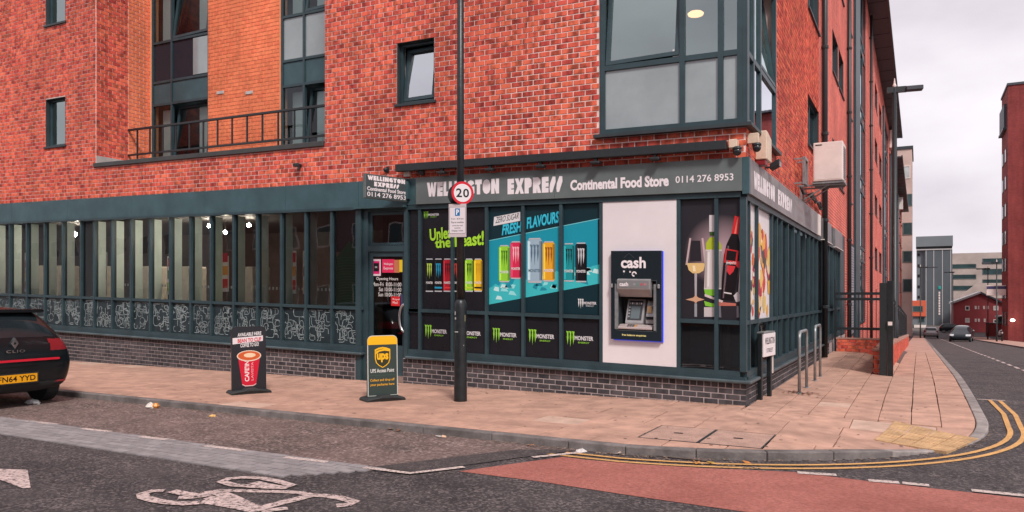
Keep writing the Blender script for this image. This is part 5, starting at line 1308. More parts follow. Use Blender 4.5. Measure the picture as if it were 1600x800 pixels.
wed('keypad_shelf', mat('atm_shelf', (.45, .37, .36), .4, metal=.2), [(-.075, .155), (-.075, .185), (.02, .225), (.10, .225), (.10, .155)], .105, .625)
for k in range(3):
    for j in range(4): am('key', 'steel' if j < 3 else 'paint_yellow', .24+j*.038, .27+j*.038, -.06+k*.025, -.042+k*.025, .193+k*.012, .203+k*.012)
am('camera_knob', sil, .0, .03, -.10, -.068, .76, .82, .006); am('camera_knob', sil, .715, .745, -.10, -.068, .76, .82, .006)
lt = MB(); fl = lambda u, v: (u, -.0712, v)
text(lt, 'cash', .155, .535, 1.05, 1.215, fl, offset=.03); lt.build('cash_lettering', 'white_letter', t, mapf=k_)
lt = MB(); text(lt, 'cash', .15, .285, .785, .845, lambda u, v: (u, -.1205, v), offset=.03); lt.build('cash_lettering', 'white_letter', t, mapf=k_)
lt = MB(); text(lt, 'free balance enquiries', .17, .54, .05, .085, fl, offset=.03); lt.build('balance_lettering', pc(240, 226, 150), t, mapf=k_)
lt = MB(); lt.quad(*[fl(*p) for p in rc(.19, .215, .99, 1.015)]); lt.quad(*[fl(*p) for p in rc(.285, .31, .985, 1.01)]); lt.ribbon([(.36+.03*math.cos(a_*.6), .965+.03*math.sin(a_*.6)) for a_ in range(9)], .02, fl); lt.build('contactless_mark', 'white_letter', t, mapf=k_)
sc_ = MB(); sc_.ribbon([(.19, .95), (.26, 1.06), (.34, .95)], .006, fl); sc_.ribbon([(.2, 1.2), (.28, 1.27), (.36, 1.2)], .006, fl); sc_.build('scratch', 'atm_grey', t, mapf=k_)
for k, c_ in enumerate(((150, 150, 156), (110, 140, 130), (190, 90, 100), (190, 120, 130))): am('bank_mark', pc(*c_), .36+k*.055, .395+k*.055, -.1215, -.1195, .80, .83)
# ================================================================== STREET FURNITURE
lp = (-3.68, -1.47)
t = thing('lamp_post', 'black steel lamp post with a thick base standing on the pavement by the kerb', 'lamp post', (*lp, 0))
MB().lathe([(.096, -.05), (.094, .05), (.090, .6), (.090, 1.34), (.086, 1.40), (.07, 1.44), (.058, 1.455)], n=28).build('base', 'black_post', t, smooth=True)
MB().lathe([(.056, 1.44), (.052, 4), (.046, 8.0)], n=24).build('pole', 'black_post', t, smooth=True)
mb = MB(); mb.path([(0, 0, 7.95), (0, -.3, 8.3), (0, -.9, 8.45)], .035); mb.box(-.13, .13, -1.55, -.85, 8.38, 8.5); mb.build('lantern_arm', 'black_metal', t)
MB().box(-.03, .03, -.0945, -.085, .5, .9).build('access_door', 'black_post', t)
def face(nrm, off, c, r):                                      # frame of a plate facing nrm, offset from the post axis
    n_ = Vector((nrm[0], nrm[1], 0)).normalized(); u_ = Vector((-n_.y, n_.x, 0))
    return lambda u, v, o=0: tuple(n_*(off+o)+u_*(u+c)+Vector((0, 0, v)))
def patch(px, py, w, h, col, name):
    f_ = face((.45, -.9), 0, 0, 0); R = .0535 if py < 470 else .0915
    z = CAM_H+(HY-py)*10.83/F_PX; th = math.atan2(-.88, .4726); s = (px-720.5)*10.83/F_PX/R
    th += math.asin(max(-.95, min(.95, s))); mb = MB(); n_ = 6; dw = w/R/2
    for k in range(n_):
        a, c = th-dw+2*dw*k/n_, th-dw+2*dw*(k+1)/n_
        mb.quad((R*math.cos(a), R*math.sin(a), z), (R*math.cos(c), R*math.sin(c), z), (R*math.cos(c), R*math.sin(c), z+h), (R*math.cos(a), R*math.sin(a), z+h))
    mb.build(name, pc(*col), t)
patch(717.5, 398, .038, .14, (196, 190, 196), 'sticker'); patch(712.5, 492, .03, .05, (176, 176, 172), 'sticker'); patch(713, 499, .03, .03, (196, 190, 184), 'sticker'); patch(728, 502, .02, .09, (120, 116, 90), 'sticker'); patch(714, 519, .07, .014, (190, 190, 190), 'sticker')
for px, py in ((718, 594), (728, 598), (721, 611), (715, 562), (726, 540), (722, 430)): patch(px, py, .012, .016, (150, 150, 150), 'paint_fleck')
# speed limit roundels, one each way
ts = thing('speed_limit_sign', 'round 20 speed limit sign with red rim on the lamp post', 'traffic sign', (*lp, 2.965))
m_ = face((.75, -.66), .10, 0, 0); circ = lambda r, n_=40: [(r*math.cos(i*2*PI/n_), r*math.sin(i*2*PI/n_)) for i in range(n_)]
MB().prism(circ(.165), lambda u, v: m_(u, v, -.006), lambda u, v: m_(u, v, 0)).build('plate', 'black_metal', ts)
mb = MB(); mb.quad(*[m_(u, v, .0012) for u, v in circ(.163)]); mb.build('red_rim', pc(206, 28, 48), ts); mb = MB(); mb.quad(*[m_(u, v, .0024) for u, v in circ(.128)]); mb.build('white_disc', pc(226, 220, 222), ts)
mb = MB(); text(mb, '2', -.095, -.008, -.062, .062, lambda u, v: m_(u, v, .0036), offset=.02, res=6); text(mb, '0', .008, .095, -.062, .062, lambda u, v: m_(u, v, .0036), offset=.02, res=6); mb.build('number', pc(22, 24, 28), ts)
mb = MB(); mb.prism([(-.02, -.02), (.02, -.02), (.02, .02), (-.02, .02)], lambda u, v: m_(u, v, -.10), lambda u, v: m_(u, v, -.007)); mb.build('bracket', 'galv', ts)
ts = thing('speed_limit_sign', 'black back of a round sign facing away on the lamp post', 'traffic sign', (*lp, 2.955))
m2_ = face((-.75, .66), .085, 0.0, 0)
MB().prism(circ(.165), lambda u, v: m2_(u, v, -.006), lambda u, v: m2_(u, v, 0)).build('plate', 'black_metal', ts)
mb = MB(); mb.quad(*[m2_(u, v, .0012) for u, v in circ(.163)]); mb.build('red_rim', pc(206, 28, 48), ts); mb = MB(); mb.quad(*[m2_(u, v, .0024) for u, v in circ(.128)]); mb.build('white_disc', pc(226, 220, 222), ts)
mb = MB(); mb.prism([(-.02, -.02), (.02, -.02), (.02, .02), (-.02, .02)], lambda u, v: m2_(u, v, -.085), lambda u, v: m2_(u, v, -.007)); mb.build('bracket', 'galv', ts)
ts = thing('parking_sign', 'pale rectangular parking restriction plate with a blue P on the lamp post', 'parking sign', (*lp, 2.34))
m3 = face((.30, -.95), .10, -.018, 0)
MB().prism(rc(-.128, .128, 0, .47), lambda u, v: m3(u, v, -.006), lambda u, v: m3(u, v, 0)).build('plate', mat('plate_grey', (.52, .44, .45), .45), ts)
def onp(name, col, polys, texts=(), o=.0015):
    mb = MB()
    for p in polys: mb.quad(*[m3(u, v, o) for u, v in p])
    for s_ in texts: text(mb, *s_[:5], lambda u, v: m3(u, v, o), **(s_[5] if len(s_) > 5 else {}))
    mb.build(name, pc(*col), ts)
onp('white_field', (222, 212, 216), [rc(-.115, .115, .055, .42)]); onp('dark_border', (120, 112, 118), [rc(-.117, -.113, .053, .422), rc(.113, .117, .053, .422), rc(-.117, .117, .42, .424), rc(-.117, .117, .051, .055)], o=.002)
onp('blue_square', (24, 112, 168), [rc(-.035, .035, .30, .405)], o=.003); onp('letter', (240, 240, 244), [], [('P', -.018, .022, .315, .39, {'offset': .03})], o=.0045)
onp('plate_lettering', (70, 64, 72), [rc(-.045, .045, .124, .131)], [('8 am - 8.30 pm', -.09, .09, .245, .268, {'offset': .01}), ('Pay at machine', -.09, .09, .19, .222, {'offset': .01}), ('across the road', -.075, .075, .155, .172, {'offset': .01}), ('Display ticket', -.085, .085, .075, .10, {'offset': .01})], o=.003)
mb = MB(); mb.prism(rc(-.02, .02, .2, .26), lambda u, v: m3(u+.018, v, -.10), lambda u, v: m3(u+.018, v, -.007)); mb.build('bracket', 'galv', ts)
# ------------------------------------------------------------------ pavement boards
def board(name, label, p0, p1, h, wfrac):
    dx, dy = p1[0]-p0[0], p1[1]-p0[1]; w = math.hypot(dx, dy); c = ((p0[0]+p1[0])/2, (p0[1]+p1[1])/2)
    t = thing(name, label, 'pavement board', (c[0], c[1], pz(*c)+.002), math.atan2(dy, dx))
    # local: u along the board, -y towards the reader
    b = MB(); n_ = 14
    prof = [(-.5, 0), (-.5, .02), (-.46, .045), (-.2, .06), (-.12, .085), (.12, .085), (.2, .06), (.46, .045), (.5, .02), (.5, 0)]
    b.prism([(u*w, v) for u, v in prof], lambda u, v: (u, .20-.10*abs(u/w)**2*4*.3, v), lambda u, v: (u, -.20+.10*abs(u/w)**2*4*.3, v)); b.build('base', 'rubber', t, bevel=.012, segs=2)
    pw = w*wfrac/2; r = .07; z1 = h
    out_ = [(-pw, .05), (pw, .05), (pw, z1-r)]+[(pw-r+r*math.cos(a_), z1-r+r*math.sin(a_)) for a_ in [k*PI/12 for k in range(1, 6)]]+[(pw-r, z1), (-pw+r, z1)]+[(-pw+r+r*math.cos(a_), z1-r+r*math.sin(a_)) for a_ in [PI/2+k*PI/12 for k in range(1, 7)]]
    return t, out_, pw
def lean(y, k=.03): return lambda u, v: (u, y+v*k, v)
t, o_, pw = board('coffee_board', 'black pavement board advertising bean to cup coffee with a big red cup', (-7.21, -2.50), (-6.93, -1.96), 1.03, .86)
MB().prism(o_, lean(.02), lean(-.02)).build('panel', 'vinyl_black', t)
def dl(name, col, polys, texts, y): 
    mb = MB(); f = lean(y)
    for p in polys: mb.quad(*[f(*q_) for q_ in p])
    for s_ in texts: text(mb, *s_[:5], f, **(s_[5] if len(s_) > 5 else {}))
    mb.build(name, pc(*col), t)
dl('board_lettering', (222, 216, 216), [], [('AVAILABLE HERE', -.17, .19, .885, .94, {'offset': .03, 'tilt': .06}), ('COFFEE TO GO!', -.13, .15, .715, .775, {'offset': .03, 'tilt': .06})], -.022)
dl('board_band', (226, 214, 216), [[(-.245, .76), (.215, .80), (.215, .885), (-.245, .855)]], [], -.0215); dl('board_lettering', (206, 36, 52), [], [('BEAN TO CUP', -.17, .19, .79, .85, {'offset': .03, 'tilt': .06})], -.0235)
dl('cup_print', (204, 22, 50), [[(-.165, .55), (.165, .55), (.105, .13), (.06, .105), (-.06, .105), (-.105, .13)]], [], -.0215)
dl('cup_trim', (226, 180, 176), [[(-.107, .145), (-.06, .12), (.06, .12), (.107, .145), (.105, .13), (.06, .105), (-.06, .105), (-.105, .13)]], [], -.0222)
el = lambda a_, b_, cx_, cz_: [(cx_+a_*math.cos(k*2*PI/28), cz_+b_*math.sin(k*2*PI/28)) for k in range(28)]
dl('cup_rim', (232, 206, 186), [el(.185, .085, 0, .575)], [], -.023); dl('coffee', (206, 92, 44), [el(.168, .07, 0, .578)], [], -.024); dl('foam', (238, 206, 170), [el(.09, .035, .01, .585)], [], -.025)
def rot_text(s_, u0, u1, v0, v1, col, y):                      # letters reading upwards
    mb = MB(); text(mb, s_, v0, v1, -u1, -u0, lambda a_, b_: lean(y)(-b_, a_), offset=.03); mb.build('cup_lettering', pc(*col), t)
rot_text("CAFE'IN", -.07, .0, .18, .50, (238, 214, 214), -.023); rot_text('LAVISTA', .03, .065, .19, .48, (226, 150, 156), -.023)
t, o_, pw = board('parcel_board', 'dark green and yellow parcel collection board in front of the shop door', (-4.90, -2.14), (-4.59, -1.64), .93, .78)
MB().prism(o_, lean(.02), lean(-.02)).build('panel', mat('board_green', (.025, .042, .036), .4), t)
edge = MB(); edge.ribbon([(u*.97, .02+v*.975) for u, v in o_], .012, lean(-.0212), True); edge.build('board_edge', pc(206, 206, 200), t)
top = [p for p in o_ if p[1] >= .85]; top = [(u*.985, v-.006) for u, v in sorted(top, key=lambda p: p[0])]
dl('yellow_band', (240, 182, 24), [[(-pw*.985, .80), (pw*.985, .80)]+[p for p in [(u*.985, v-.006) for u, v in o_ if v > .8]]], [], -.022)
sh_ = lambda k, cz, s_=1: [(a_*k*s_, cz+b_*k) for a_, b_ in ((-.5, .48), (-.25, .58), (0, .62), (.25, .58), (.5, .48), (.5, -.1), (.42, -.36), (.25, -.52), (0, -.66), (-.25, -.52), (-.42, -.36), (-.5, -.1))]
dl('shield_emblem', (240, 182, 24), [sh_(.235, .62)], [], -.022); dl('shield_field', (52, 52, 34), [sh_(.205, .613)], [], -.023)
dl('shield_crest', (240, 182, 24), [[(-.10, .705), (-.04, .728), (.03, .738), (.10, .725), (.10, .70), (.03, .712), (-.05, .70), (-.10, .665)]], [], -.024)
dl('emblem_lettering', (240, 182, 24), [], [('ups', -.088, .088, .545, .675, {'offset': .045})], -.0245)
dl('board_lettering', (214, 214, 210), [], [('UPS Access Point', -.185, .175, .40, .455, {'offset': .02, 'tilt': .01})], -.022)
dl('board_rule', (70, 100, 84), [rc(-.19, .19, .355, .359)], [], -.022)
dl('board_lettering', (226, 164, 40), [], [('Collect and drop off', -.19, .18, .265, .31, {'offset': .02}), ('your packages here', -.19, .175, .20, .245, {'offset': .02})], -.022)
# ------------------------------------------------------------------ street name sign, cycle hoops, gate post
t = thing('street_name_sign', 'white street name plate on two short black posts at the building corner', 'street sign', (.08, .70, 0), math.atan2(.42, .05)-0)
L_ = .45
for u in (0, L_): MB().box(u-.03, u+.03, -.02, .045, -.05, .97).build('post', 'black_post', t, bevel=.008)
MB().box(-.02, L_+.1, -.05, -.022, .62, .96).build('plate', 'white_panel', t, bevel=.006)
MB().box(-.03, L_+.06, -.052, .05, .965, .985).build('cap_rail', 'galv', t)
mb = MB(); f_ = lambda u, v: (u, -.0515, v); text(mb, 'WELLINGTON', .03, .50, .80, .90, f_, offset=.01); text(mb, 'STREET', .10, .42, .68, .74, f_, offset=.01); mb.build('plate_lettering', pc(70, 64, 70), t)
MB().box(L_+.031, L_+.06, -.03, .04, .35, .62).build('side_plate', 'white_plastic', t)
def hoop(x, y, w, h):
    t = thing('cycle_stand', 'galvanised hoop cycle stand %s' % ('nearer the street name sign' if y < 3 else 'further up the lane beside the wall'), 'cycle stand', (x, y, 0), 0, 'hoop cycle stands on the lane pavement')
    p = [(0, 0, -.05), (0, 0, h-.12)]+[(0, .12-.12*math.cos(a_), h-.12+.12*math.sin(a_)) for a_ in [k*PI/14 for k in range(1, 7)]]
    p += [(0, w-y_, z_) for _, y_, z_ in p[::-1]]
    MB().path(p, .0245, 14).build('hoop_tube', 'galv', t, smooth=True)
    for yy_ in (0, w): MB().lathe([(.05, -.01), (.05, .006), (.03, .012)], (0, yy_, 0), 14).build('foot_collar', 'galv', t)
hoop(.47, 1.72, .86, .95); hoop(.47, 3.72, .80, .97)
# ------------------------------------------------------------------ yard wall, fence, gate
FXX = 1.56
def bwall(name, label, cat, x0, x1, y0, y1, z0f, z1, ax, group=None):
    """a low brick wall laid brick by brick; ax: 'S' long face looks to +x, 'F' long face looks to -y"""
    t = thing(name, label, cat, (x0, y0, z0f), 0, group)
    MB().box(.012, x1-x0-.012, .012, y1-y0-.012, -.4, z1-z0f-.002).build('core', 'mortar', t)
    b = MB(); H_ = z1-z0f; n_ = int(H_/.084); 
    for i in range(-2, n_+1):
        za = H_-(n_-i+1)*.084+.006+.084; zb = za+.072
        if zb > H_+.001: continue
        for (a0, a1, vert) in ((x0, x1, 'F'), (y0, y1, 'S')):
            u = -(.1 if i % 2 else 0)
            while u < a1-a0:
                p, q_ = max(u+.006, .0), min(u+.194, a1-a0)
                if q_-p > .03:
                    if vert == 'F': b.box(p, q_, 0, .014, za, zb); b.box(p, q_, y1-y0-.014, y1-y0, za, zb)
                    else: b.box(x1-x0-.014, x1-x0, p, q_, za, zb); b.box(0, .014, p, q_, za, zb)
                u += .2
    b.build('brick', 'brick_red', t, kind='stuff')
    MB().box(-.012, x1-x0+.012, -.012, y1-y0+.012, H_, H_+.035).build('coping', mat(name+'_cop%.1f' % y0, (.42, .22, .17), .85, var=.15, dirt=.2), t)
    return t
bwall('low_wall', 'low brick wall across the yard under the black railings', 'wall', .12, 1.40, 11.7, 11.93, -.06, .34, 'F')
bwall('wall_pier', 'short brick pier at the end of the stepped fence wall', 'wall', 1.30, FXX-.02, 5.86, 6.3, -.05, .42, 'F')
y = 6.3; i = 0
while y < 42:
    y1 = y+2.6; zt = gz(y)+.50
    bwall('fence_wall', ['low red brick fence wall nearest the wall pier', 'low red brick fence wall section stepping down the lane behind the first'][min(i, 1)], 'wall', FXX-.23, FXX, y+.003, y1-.003, gz(y1)-.02, zt, 'S', 'stepped low brick walls along the lane')
    y = y1; i += 1
f = thing('railing_fence', 'tall black steel railings standing on the stepped brick wall along the lane', 'fence', (FXX-.11, 6.0, 0))
pick = MB(); sh = None; allp = []
y = 6.06; n_ = 0
me = mesh_of('black_metal', 'fence_bar', MB().box(-.012, .012, -.02, .02, 0, 1.30))
while y < 42:
    seg = int((y-6.3)//2.6) if y > 6.3 else 0; zb = gz(6.3+2.6*seg)+.42
    if n_ < 230: place('fence_bar', me, f, (0, y-6.0, zb+.0))
    else: pick.box(-.012, .012, y-6.02, y-5.98, zb, zb+1.3)
    y += .11 if n_ < 60 else .13; n_ += 1
if pick.v: pick.build('fence_bar', 'black_metal', f, kind='stuff')
for s_ in range(14):
    y = 6.3+2.6*s_; zb = gz(y)+.42
    for dz in (.12, 1.12): MB().box(-.02, .02, y-6.0 if s_ else .0, y-6.0+2.6, zb+dz, zb+dz+.045).build('fence_rail', 'black_metal', f)
    MB().box(-.035, .035, y-6.03, y-5.96, zb-.2, zb+1.36).build('fence_post', 'black_metal', f)
t = thing('gate_post', 'square black steel gate post in front of the brick wall pier', 'gate post', (1.56, 5.66, 0))
MB().box(0, .10, 0, .10, -.1, 1.80).build('post', 'black_post', t, bevel=.006); MB().box(-.01, .11, -.012, .0, .90, 1.02).build('lock_box', 'black_metal', t); MB().box(.01, .085, -.02, -.013, .94, 1.01).build('lock_plate', 'white_plastic', t)
MB().box(-.14, -.005, .02, .14, -.05, 1.76).build('closing_stile', 'black_metal', t)
t = thing('yard_railing', 'black railings with three rails over the low wall across the yard', 'railing', (.12, 11.8, .34))
for z in (1.20, 1.05, .25): MB().box(-.05, 1.4, -.03, .03, z, z+.07).build('rail', 'black_metal', t)
for k in range(13): MB().box(k*.108-.008, k*.108+.008, -.012, .012, .0, 1.20 if k % 3 else 1.36).build('railing_bar', 'black_metal', t)
MB().box(-.06, -.02, -.05, .05, -.4, 1.62).build('post', 'black_metal', t)
# ------------------------------------------------------------------ lane lamp columns
def column_lamp(x, y, h, label, arm=1.35, r=.075, d=(1, .15)):
    t = thing('street_lamp', label, 'street lamp', (x, y, gz(y)), 0, 'lamp columns along the side street')
    MB().lathe([(r*1.35, -.1), (r*1.3, 1.2), (r, 1.25), (r*.8, h)], n=14).build('column', 'black_metal', t, smooth=True)
    l = math.hypot(*d); ux, uy = d[0]/l, d[1]/l; w = .10
    q_ = lambda s, o, z: (ux*s-uy*o, uy*s+ux*o, h+z)
    def arm_box(s0, s1, z0, z1, w): 
        b = MB(); i = 0; b.v = [q_(s, o, z) for z in (z0, z1) for s, o in ((s0, -w), (s1, -w), (s1, w), (s0, w))]; b.f = [(3, 2, 1, 0), (4, 5, 6, 7), (0, 1, 5, 4), (1, 2, 6, 5), (2, 3, 7, 6), (3, 0, 4, 7)]; return b
    arm_box(-.22, arm*.42, -.16, .02, .06).build('arm', 'black_metal', t); arm_box(arm*.40, arm, -.14, .0, .14).build('lantern', 'slate', t, bevel=.02)
    MB().lathe([(.05, .02), (.06, .06), (.03, .14), (.012, .3)], (0, 0, h), 10).build('photocell', 'white_plastic', t)
    return t
column_lamp(1.42, 16.2, 8.55, 'tall dark lamp column with a flat lantern rising beside the fence', .80, .085)
column_lamp(2.3, 92, 8.5, 'slender lamp column at the far end of the near pavement', 1.8, .07)
column_lamp(8.6, 74, 7.5, 'slender lamp column beside the parked black car', 1.2, .06, (-1, 0))
column_lamp(9.4, 96, 8.5, 'slender lamp column in front of the red gabled house', 1.2, .06, (-1, 0))
column_lamp(6.9, 128, 9.5, 'pale lamp column beside the dark tower', 1.2, .07, (-1, 0))
t = thing('bollard', 'short dark bollard on the far pavement near the tall red block', 'bollard', (9.35, 78, gz(78)))
MB().lathe([(.09, -.05), (.085, .9), (.07, 1.0), (.03, 1.03)], n=12).build('body', 'black_post', t, smooth=True); MB().lathe([(.088, 0), (.088, .08)], (0, 0, .78), 12).build('band', 'white_plastic', t)
# ================================================================== CARS
def car(name, label, loc, rot, paint, L_=4.06, Wd=1.73, Hh=1.45, detail=False, group=None, estate=0.0):
    """hatchback: x runs forward from the tail, y across, z up"""
    t = thing(name, label, 'car', loc, rot, group)
    sx, sy_, sz = L_/4.06, Wd/1.73, Hh/1.45
    # station: x, underside, half width low, waist height, half width waist, top height, half width top
    ST = [(.00, .34, .62, .62, .72, .70, .62), (.03, .26, .72, .66, .79, .84, .68), (.10, .22, .80, .74, .835, 1.00, .69), (.30, .20, .85, .86, .862, 1.22, .655),
          (.52, .19, .86, .92, .866, 1.405, .59), (.95, .19, .86, .93, .866, 1.445, .60), (1.70, .19, .86, .93, .865, 1.45, .60), (2.25, .19, .86, .92, .865, 1.40, .595),
          (2.70, .19, .86, .90, .865, 1.16, .64), (3.02, .19, .86, .88, .86, .965, .72), (3.5, .20, .85, .80, .845, .86, .66), (3.86, .23, .79, .66, .80, .72, .60), (4.02, .30, .66, .56, .70, .60, .5), (4.06, .38, .55, .5, .6, .52, .45)]
    b = MB(); R_ = []
    for x, zb, wl_, zw, ww, zt, wt in ST:
        if estate and .3 <= x <= .52: x -= estate*.25
        half = [(0, zb), (wl_*.8, zb), (wl_, zb+.10), (ww*1.0, (zb+.1)*.4+zw*.6), (ww, zw), (wt+.04, zt-.10 if zt > 1 else zt-.03), (wt*.86, zt-.005), (0, zt+.012)]
        ring = [(x*sx, y*sy_, z*sz) for y, z in half]+[(x*sx, -y*sy_, z*sz) for y, z in half[-2:0:-1]]
        i = len(b.v); b.v += ring; R_.append(i)
    n_ = 14
    for a_, c_ in zip(R_, R_[1:]):
        for k in range(n_): b.f.append((a_+k, a_+(k+1) % n_, c_+(k+1) % n_, c_+k))
    b.f.append(tuple(R_[0]+n_-1-k for k in range(n_))); b.f.append(tuple(R_[-1]+k for k in range(n_)))
    me = bpy.data.meshes.new('shell'); me.from_pydata(b.v, [], b.f); o = bpy.data.objects.new('shell', me); COL.objects.link(o)
    md = o.modifiers.new('s', 'SUBSURF'); md.levels = 4 if detail else 3
    dg = bpy.context.evaluated_depsgraph_get(); sm_ = bpy.data.meshes.new_from_object(o.evaluated_get(dg)); bpy.data.objects.remove(o)
    groups = {}
    for p in sm_.polygons:
        c = p.center; x, y, z = c.x/sx, abs(c.y)/sy_, c.z/sz; nrm = p.normal; key = 'body'
        if x < .62 and nrm.x < -.25 and 1.00 < z < 1.335 and y < .60-(z-1.0)*.25: key = 'rear_window'
        elif 2.2 < x < 3.0 and nrm.x > .2 and z > .98 and y < .62 and nrm.z > .1: key = 'windscreen'
        elif .55 < x < 2.75 and .985 < z < 1.31 and y > .55 and abs(nrm.y) > .5 and not 1.42 < x < 1.5 and z < 1.33-(max(0, x-1.95))*.40 and z < 1.05+(x-.55)*.9: key = 'side_window'
        elif z < .36: key = 'lower_trim'
        elif x < .42 and y > .50 and .80 < z < .965 and z < .97-(.74-y)*.22*0 and (nrm.x < -.15 or abs(nrm.y) > .3): key = 'tail_light'
        elif x > 3.45 and .62 < z < .78 and y > .46 and nrm.x > .1: key = 'headlight'
        # wheel arches
        if key in ('body', 'lower_trim') and y > .66:
            for wx in (.66, 3.26):
                if (x-wx)**2+(z-.30)**2 < .345**2: key = 'wheel_arch'
        groups.setdefault(key, []).append(tuple(p.vertices))
    cols_ = {'body': paint, 'rear_window': 'car_glass', 'windscreen': 'car_glass', 'side_window': 'car_glass', 'lower_trim': 'car_trim', 'wheel_arch': 'car_trim', 'tail_light': 'tail_red', 'headlight': 'head_lens'}
    vs = [tuple(v.co) for v in sm_.vertices]
    for key, fs in groups.items():
        use = sorted({i for f_ in fs for i in f_}); mpd = {v: i for i, v in enumerate(use)}
        g = MB(); g.v = [vs[i] for i in use]; g.f = [tuple(mpd[i] for i in f_) for f_ in fs]
        if key in ('tail_light', 'headlight', 'side_window'):
            for s_ in (1, -1):
                h = MB(); h.v = g.v; h.f = [f_ for f_ in g.f if sum(g.v[i][1] for i in f_)*s_ > 0]
                if h.f: h.build(key, cols_[key], t, smooth=True)
        else: g.build(key, cols_[key], t, smooth=True)
    for wx in (.66, 3.26):
        for s_ in (1, -1):
            y0 = s_*.855*sy_; y1 = s_*.66*sy_; r = .305*sz
            w_ = MB(); w_.tube((wx*sx, y1, r), (wx*sx, y0-.02*s_, r), r, n=28); wo = w_.build('wheel', 'rubber', t, smooth=False)
            q_ = MB(); q_.tube((wx*sx, y0-.03*s_, r), (wx*sx, y0-.012*s_, r), r*.66, n=20)
            for k in range(5):
                a_ = k*2*PI/5; q_.box(wx*sx+math.cos(a_)*r*.1-.02, wx*sx+math.cos(a_)*r*.1+.02, min(y0-.012*s_, y0), max(y0-.012*s_, y0), r-.02, r+.02)
            q_.build('rim', 'galv', wo)
    for s_ in (1, -1):
        m_ = MB(); m_.box(2.42*sx, 2.58*sx, min(s_*.85, s_*1.0)*sy_, max(s_*.85, s_*1.0)*sy_, .93*sz, 1.05*sz); m_.build('mirror', paint, t, bevel=.03, segs=2)
    return t
mat('car_black', (.005, .008, .010), .22, coat=.08, spec=.3); mat('car_silver', (.36, .36, .37), .3, metal=.4, coat=.5); mat('car_dark', (.008, .013, .017), .3, coat=.0, spec=.3); mat('car_white', (.7, .69, .7), .3, coat=.5)
mat('car_glass', (.014, .02, .024), .06, spec=.5); mat('car_trim', (.012, .013, .014), .6); mat('tail_red', (.20, .012, .018), .15, spec=.6); mat('head_lens', (.5, .52, .54), .12)
RX = -9.05; YC = -4.60                                         # tail of the near car and its centre line
t = car('hatchback_car', 'black hatchback parked at the kerb with its tail towards the shop', (RX, YC, RZ), PI, 'car_black', detail=True)
# tail details: local y runs to -world y because the car is turned round
def tm(x): return lambda u, v: (x, -u, v)                       # u to the reader's right (world +y)
def tq(name, m, polys, x, texts=(), thick=.012):
    mb = MB()
    for p in polys: mb.prism(p, tm(x+thick), tm(x))
    for s_ in texts: text(mb, *s_[:5], tm(x-.001), **(s_[5] if len(s_) > 5 else {}))
    return mb.build(name, m if isinstance(m, str) else m, t)
tq('number_plate', pc(236, 164, 20), [rc(-.275, .275, .375, .49)], -.035); tq('plate_lettering', pc(20, 18, 16), [], -.036, [('FN64 YYD', -.25, .25, .395, .472, {'offset': .015})])
tq('plate_holder', 'car_trim', [rc(-.30, .30, .355, .51)], -.028)
tq('trim_stripe', pc(214, 30, 52), [[(-.60, .665), (.60, .665), (.615, .678), (.60, .695), (-.60, .695), (-.615, .678)]], -.014, thick=.06)
tq('boot_shelf', 'car_black', [rc(-.30, .30, .60, .63)], -.008, thick=.06)
tq('badge', 'chrome', [[(0, .845), (.05, .925), (0, 1.005), (-.05, .925)]], .02, thick=.05); tq('badge_inset', 'car_black', [[(0, .90), (.015, .925), (0, .95), (-.015, .925)]], .017, thick=.004)
mb = MB(); text(mb, 'CLIO', -.125, .125, .795, .835, tm(.0), offset=.01, spacing=1.2); mb.build('model_lettering', 'chrome', t)
mb = MB(); mb.prism([(-.56, 1.40), (.56, 1.40), (.60, 1.37), (.58, 1.345), (-.58, 1.345), (-.60, 1.37)], tm(.62), tm(.34)); mb.build('spoiler', 'car_black', t, bevel=.015, segs=2)
MB().tube((.25, 0, 1.02), (.20, .34, 1.06), .012, n=6).build('rear_wiper', 'car_trim', t)
for s_ in (1, -1): mb = MB(); mb.prism(rc(s_*.62-.09, s_*.62+.09, .335, .36), tm(.06), tm(.018)); mb.build('reflector', 'tail_red', t)
x, y, z = at(1453, 520, 100)
car('hatchback_car', 'grey car seen from behind at the far end of the side street', (3.55, 103, rz(103)), PI/2, 'car_silver', 4.1, 1.78, 1.45)
car('hatchback_car', 'black car parked nose towards us on the far side of the street', (5.95, 75.0, rz(73)), -PI/2-.12, 'car_dark', 4.3, 1.82, 1.46)
car('hatchback_car', 'silver car roof showing behind the parked black car', (6.3, 86.5, rz(84)), -PI/2, 'car_silver', 4.3, 1.8, 1.6)
car('hatchback_car', 'white car parked side on in front of the red gabled house', (11.5, 108.8, gz(108)+.1), 0, 'car_white', 4.3, 1.8, 1.42)
car('hatchback_car', 'dark car parked under the foot of the grey tower', (4.9, 126.5, gz(126)-.1), .0, 'car_dark', 4.1, 1.8, 1.45)
# ------------------------------------------------------------------ litter
def lump(name, label, px, py, z0, size, col, seed):
    x, y = gr(px, py, z0); r = random.Random(seed); t = thing(name, label, 'litter', (x, y, z0), r.random()*3)
    mb = MB(); mb.lathe([(size*.5, 0), (size*.62, size*.15), (size*.45, size*.4), (size*.1, size*.52)], n=11)
    mb.v = [(a*(1+r.uniform(-.3, .35))*1.3, c*(.7+r.uniform(-.2, .3)), e*(1+r.uniform(-.3, .3))) for a, c, e in mb.v]
    mb.build('crumpled_sheet', pc(*col), t); return t
lump('paper_bag', 'crumpled white paper bag lying behind the parked black car', 52, 631.5, -.08, .13, (206, 206, 206), 1)
t = lump('food_wrapper', 'orange and white food wrapper lying in the gutter', 236, 637, -.08, .12, (222, 214, 206), 2)
mb = MB(); mb.lathe([(.03, .0), (.05, .03), (.03, .07)], (-.09, -.03, 0), 8); mb.build('orange_corner', pc(216, 136, 50), t)
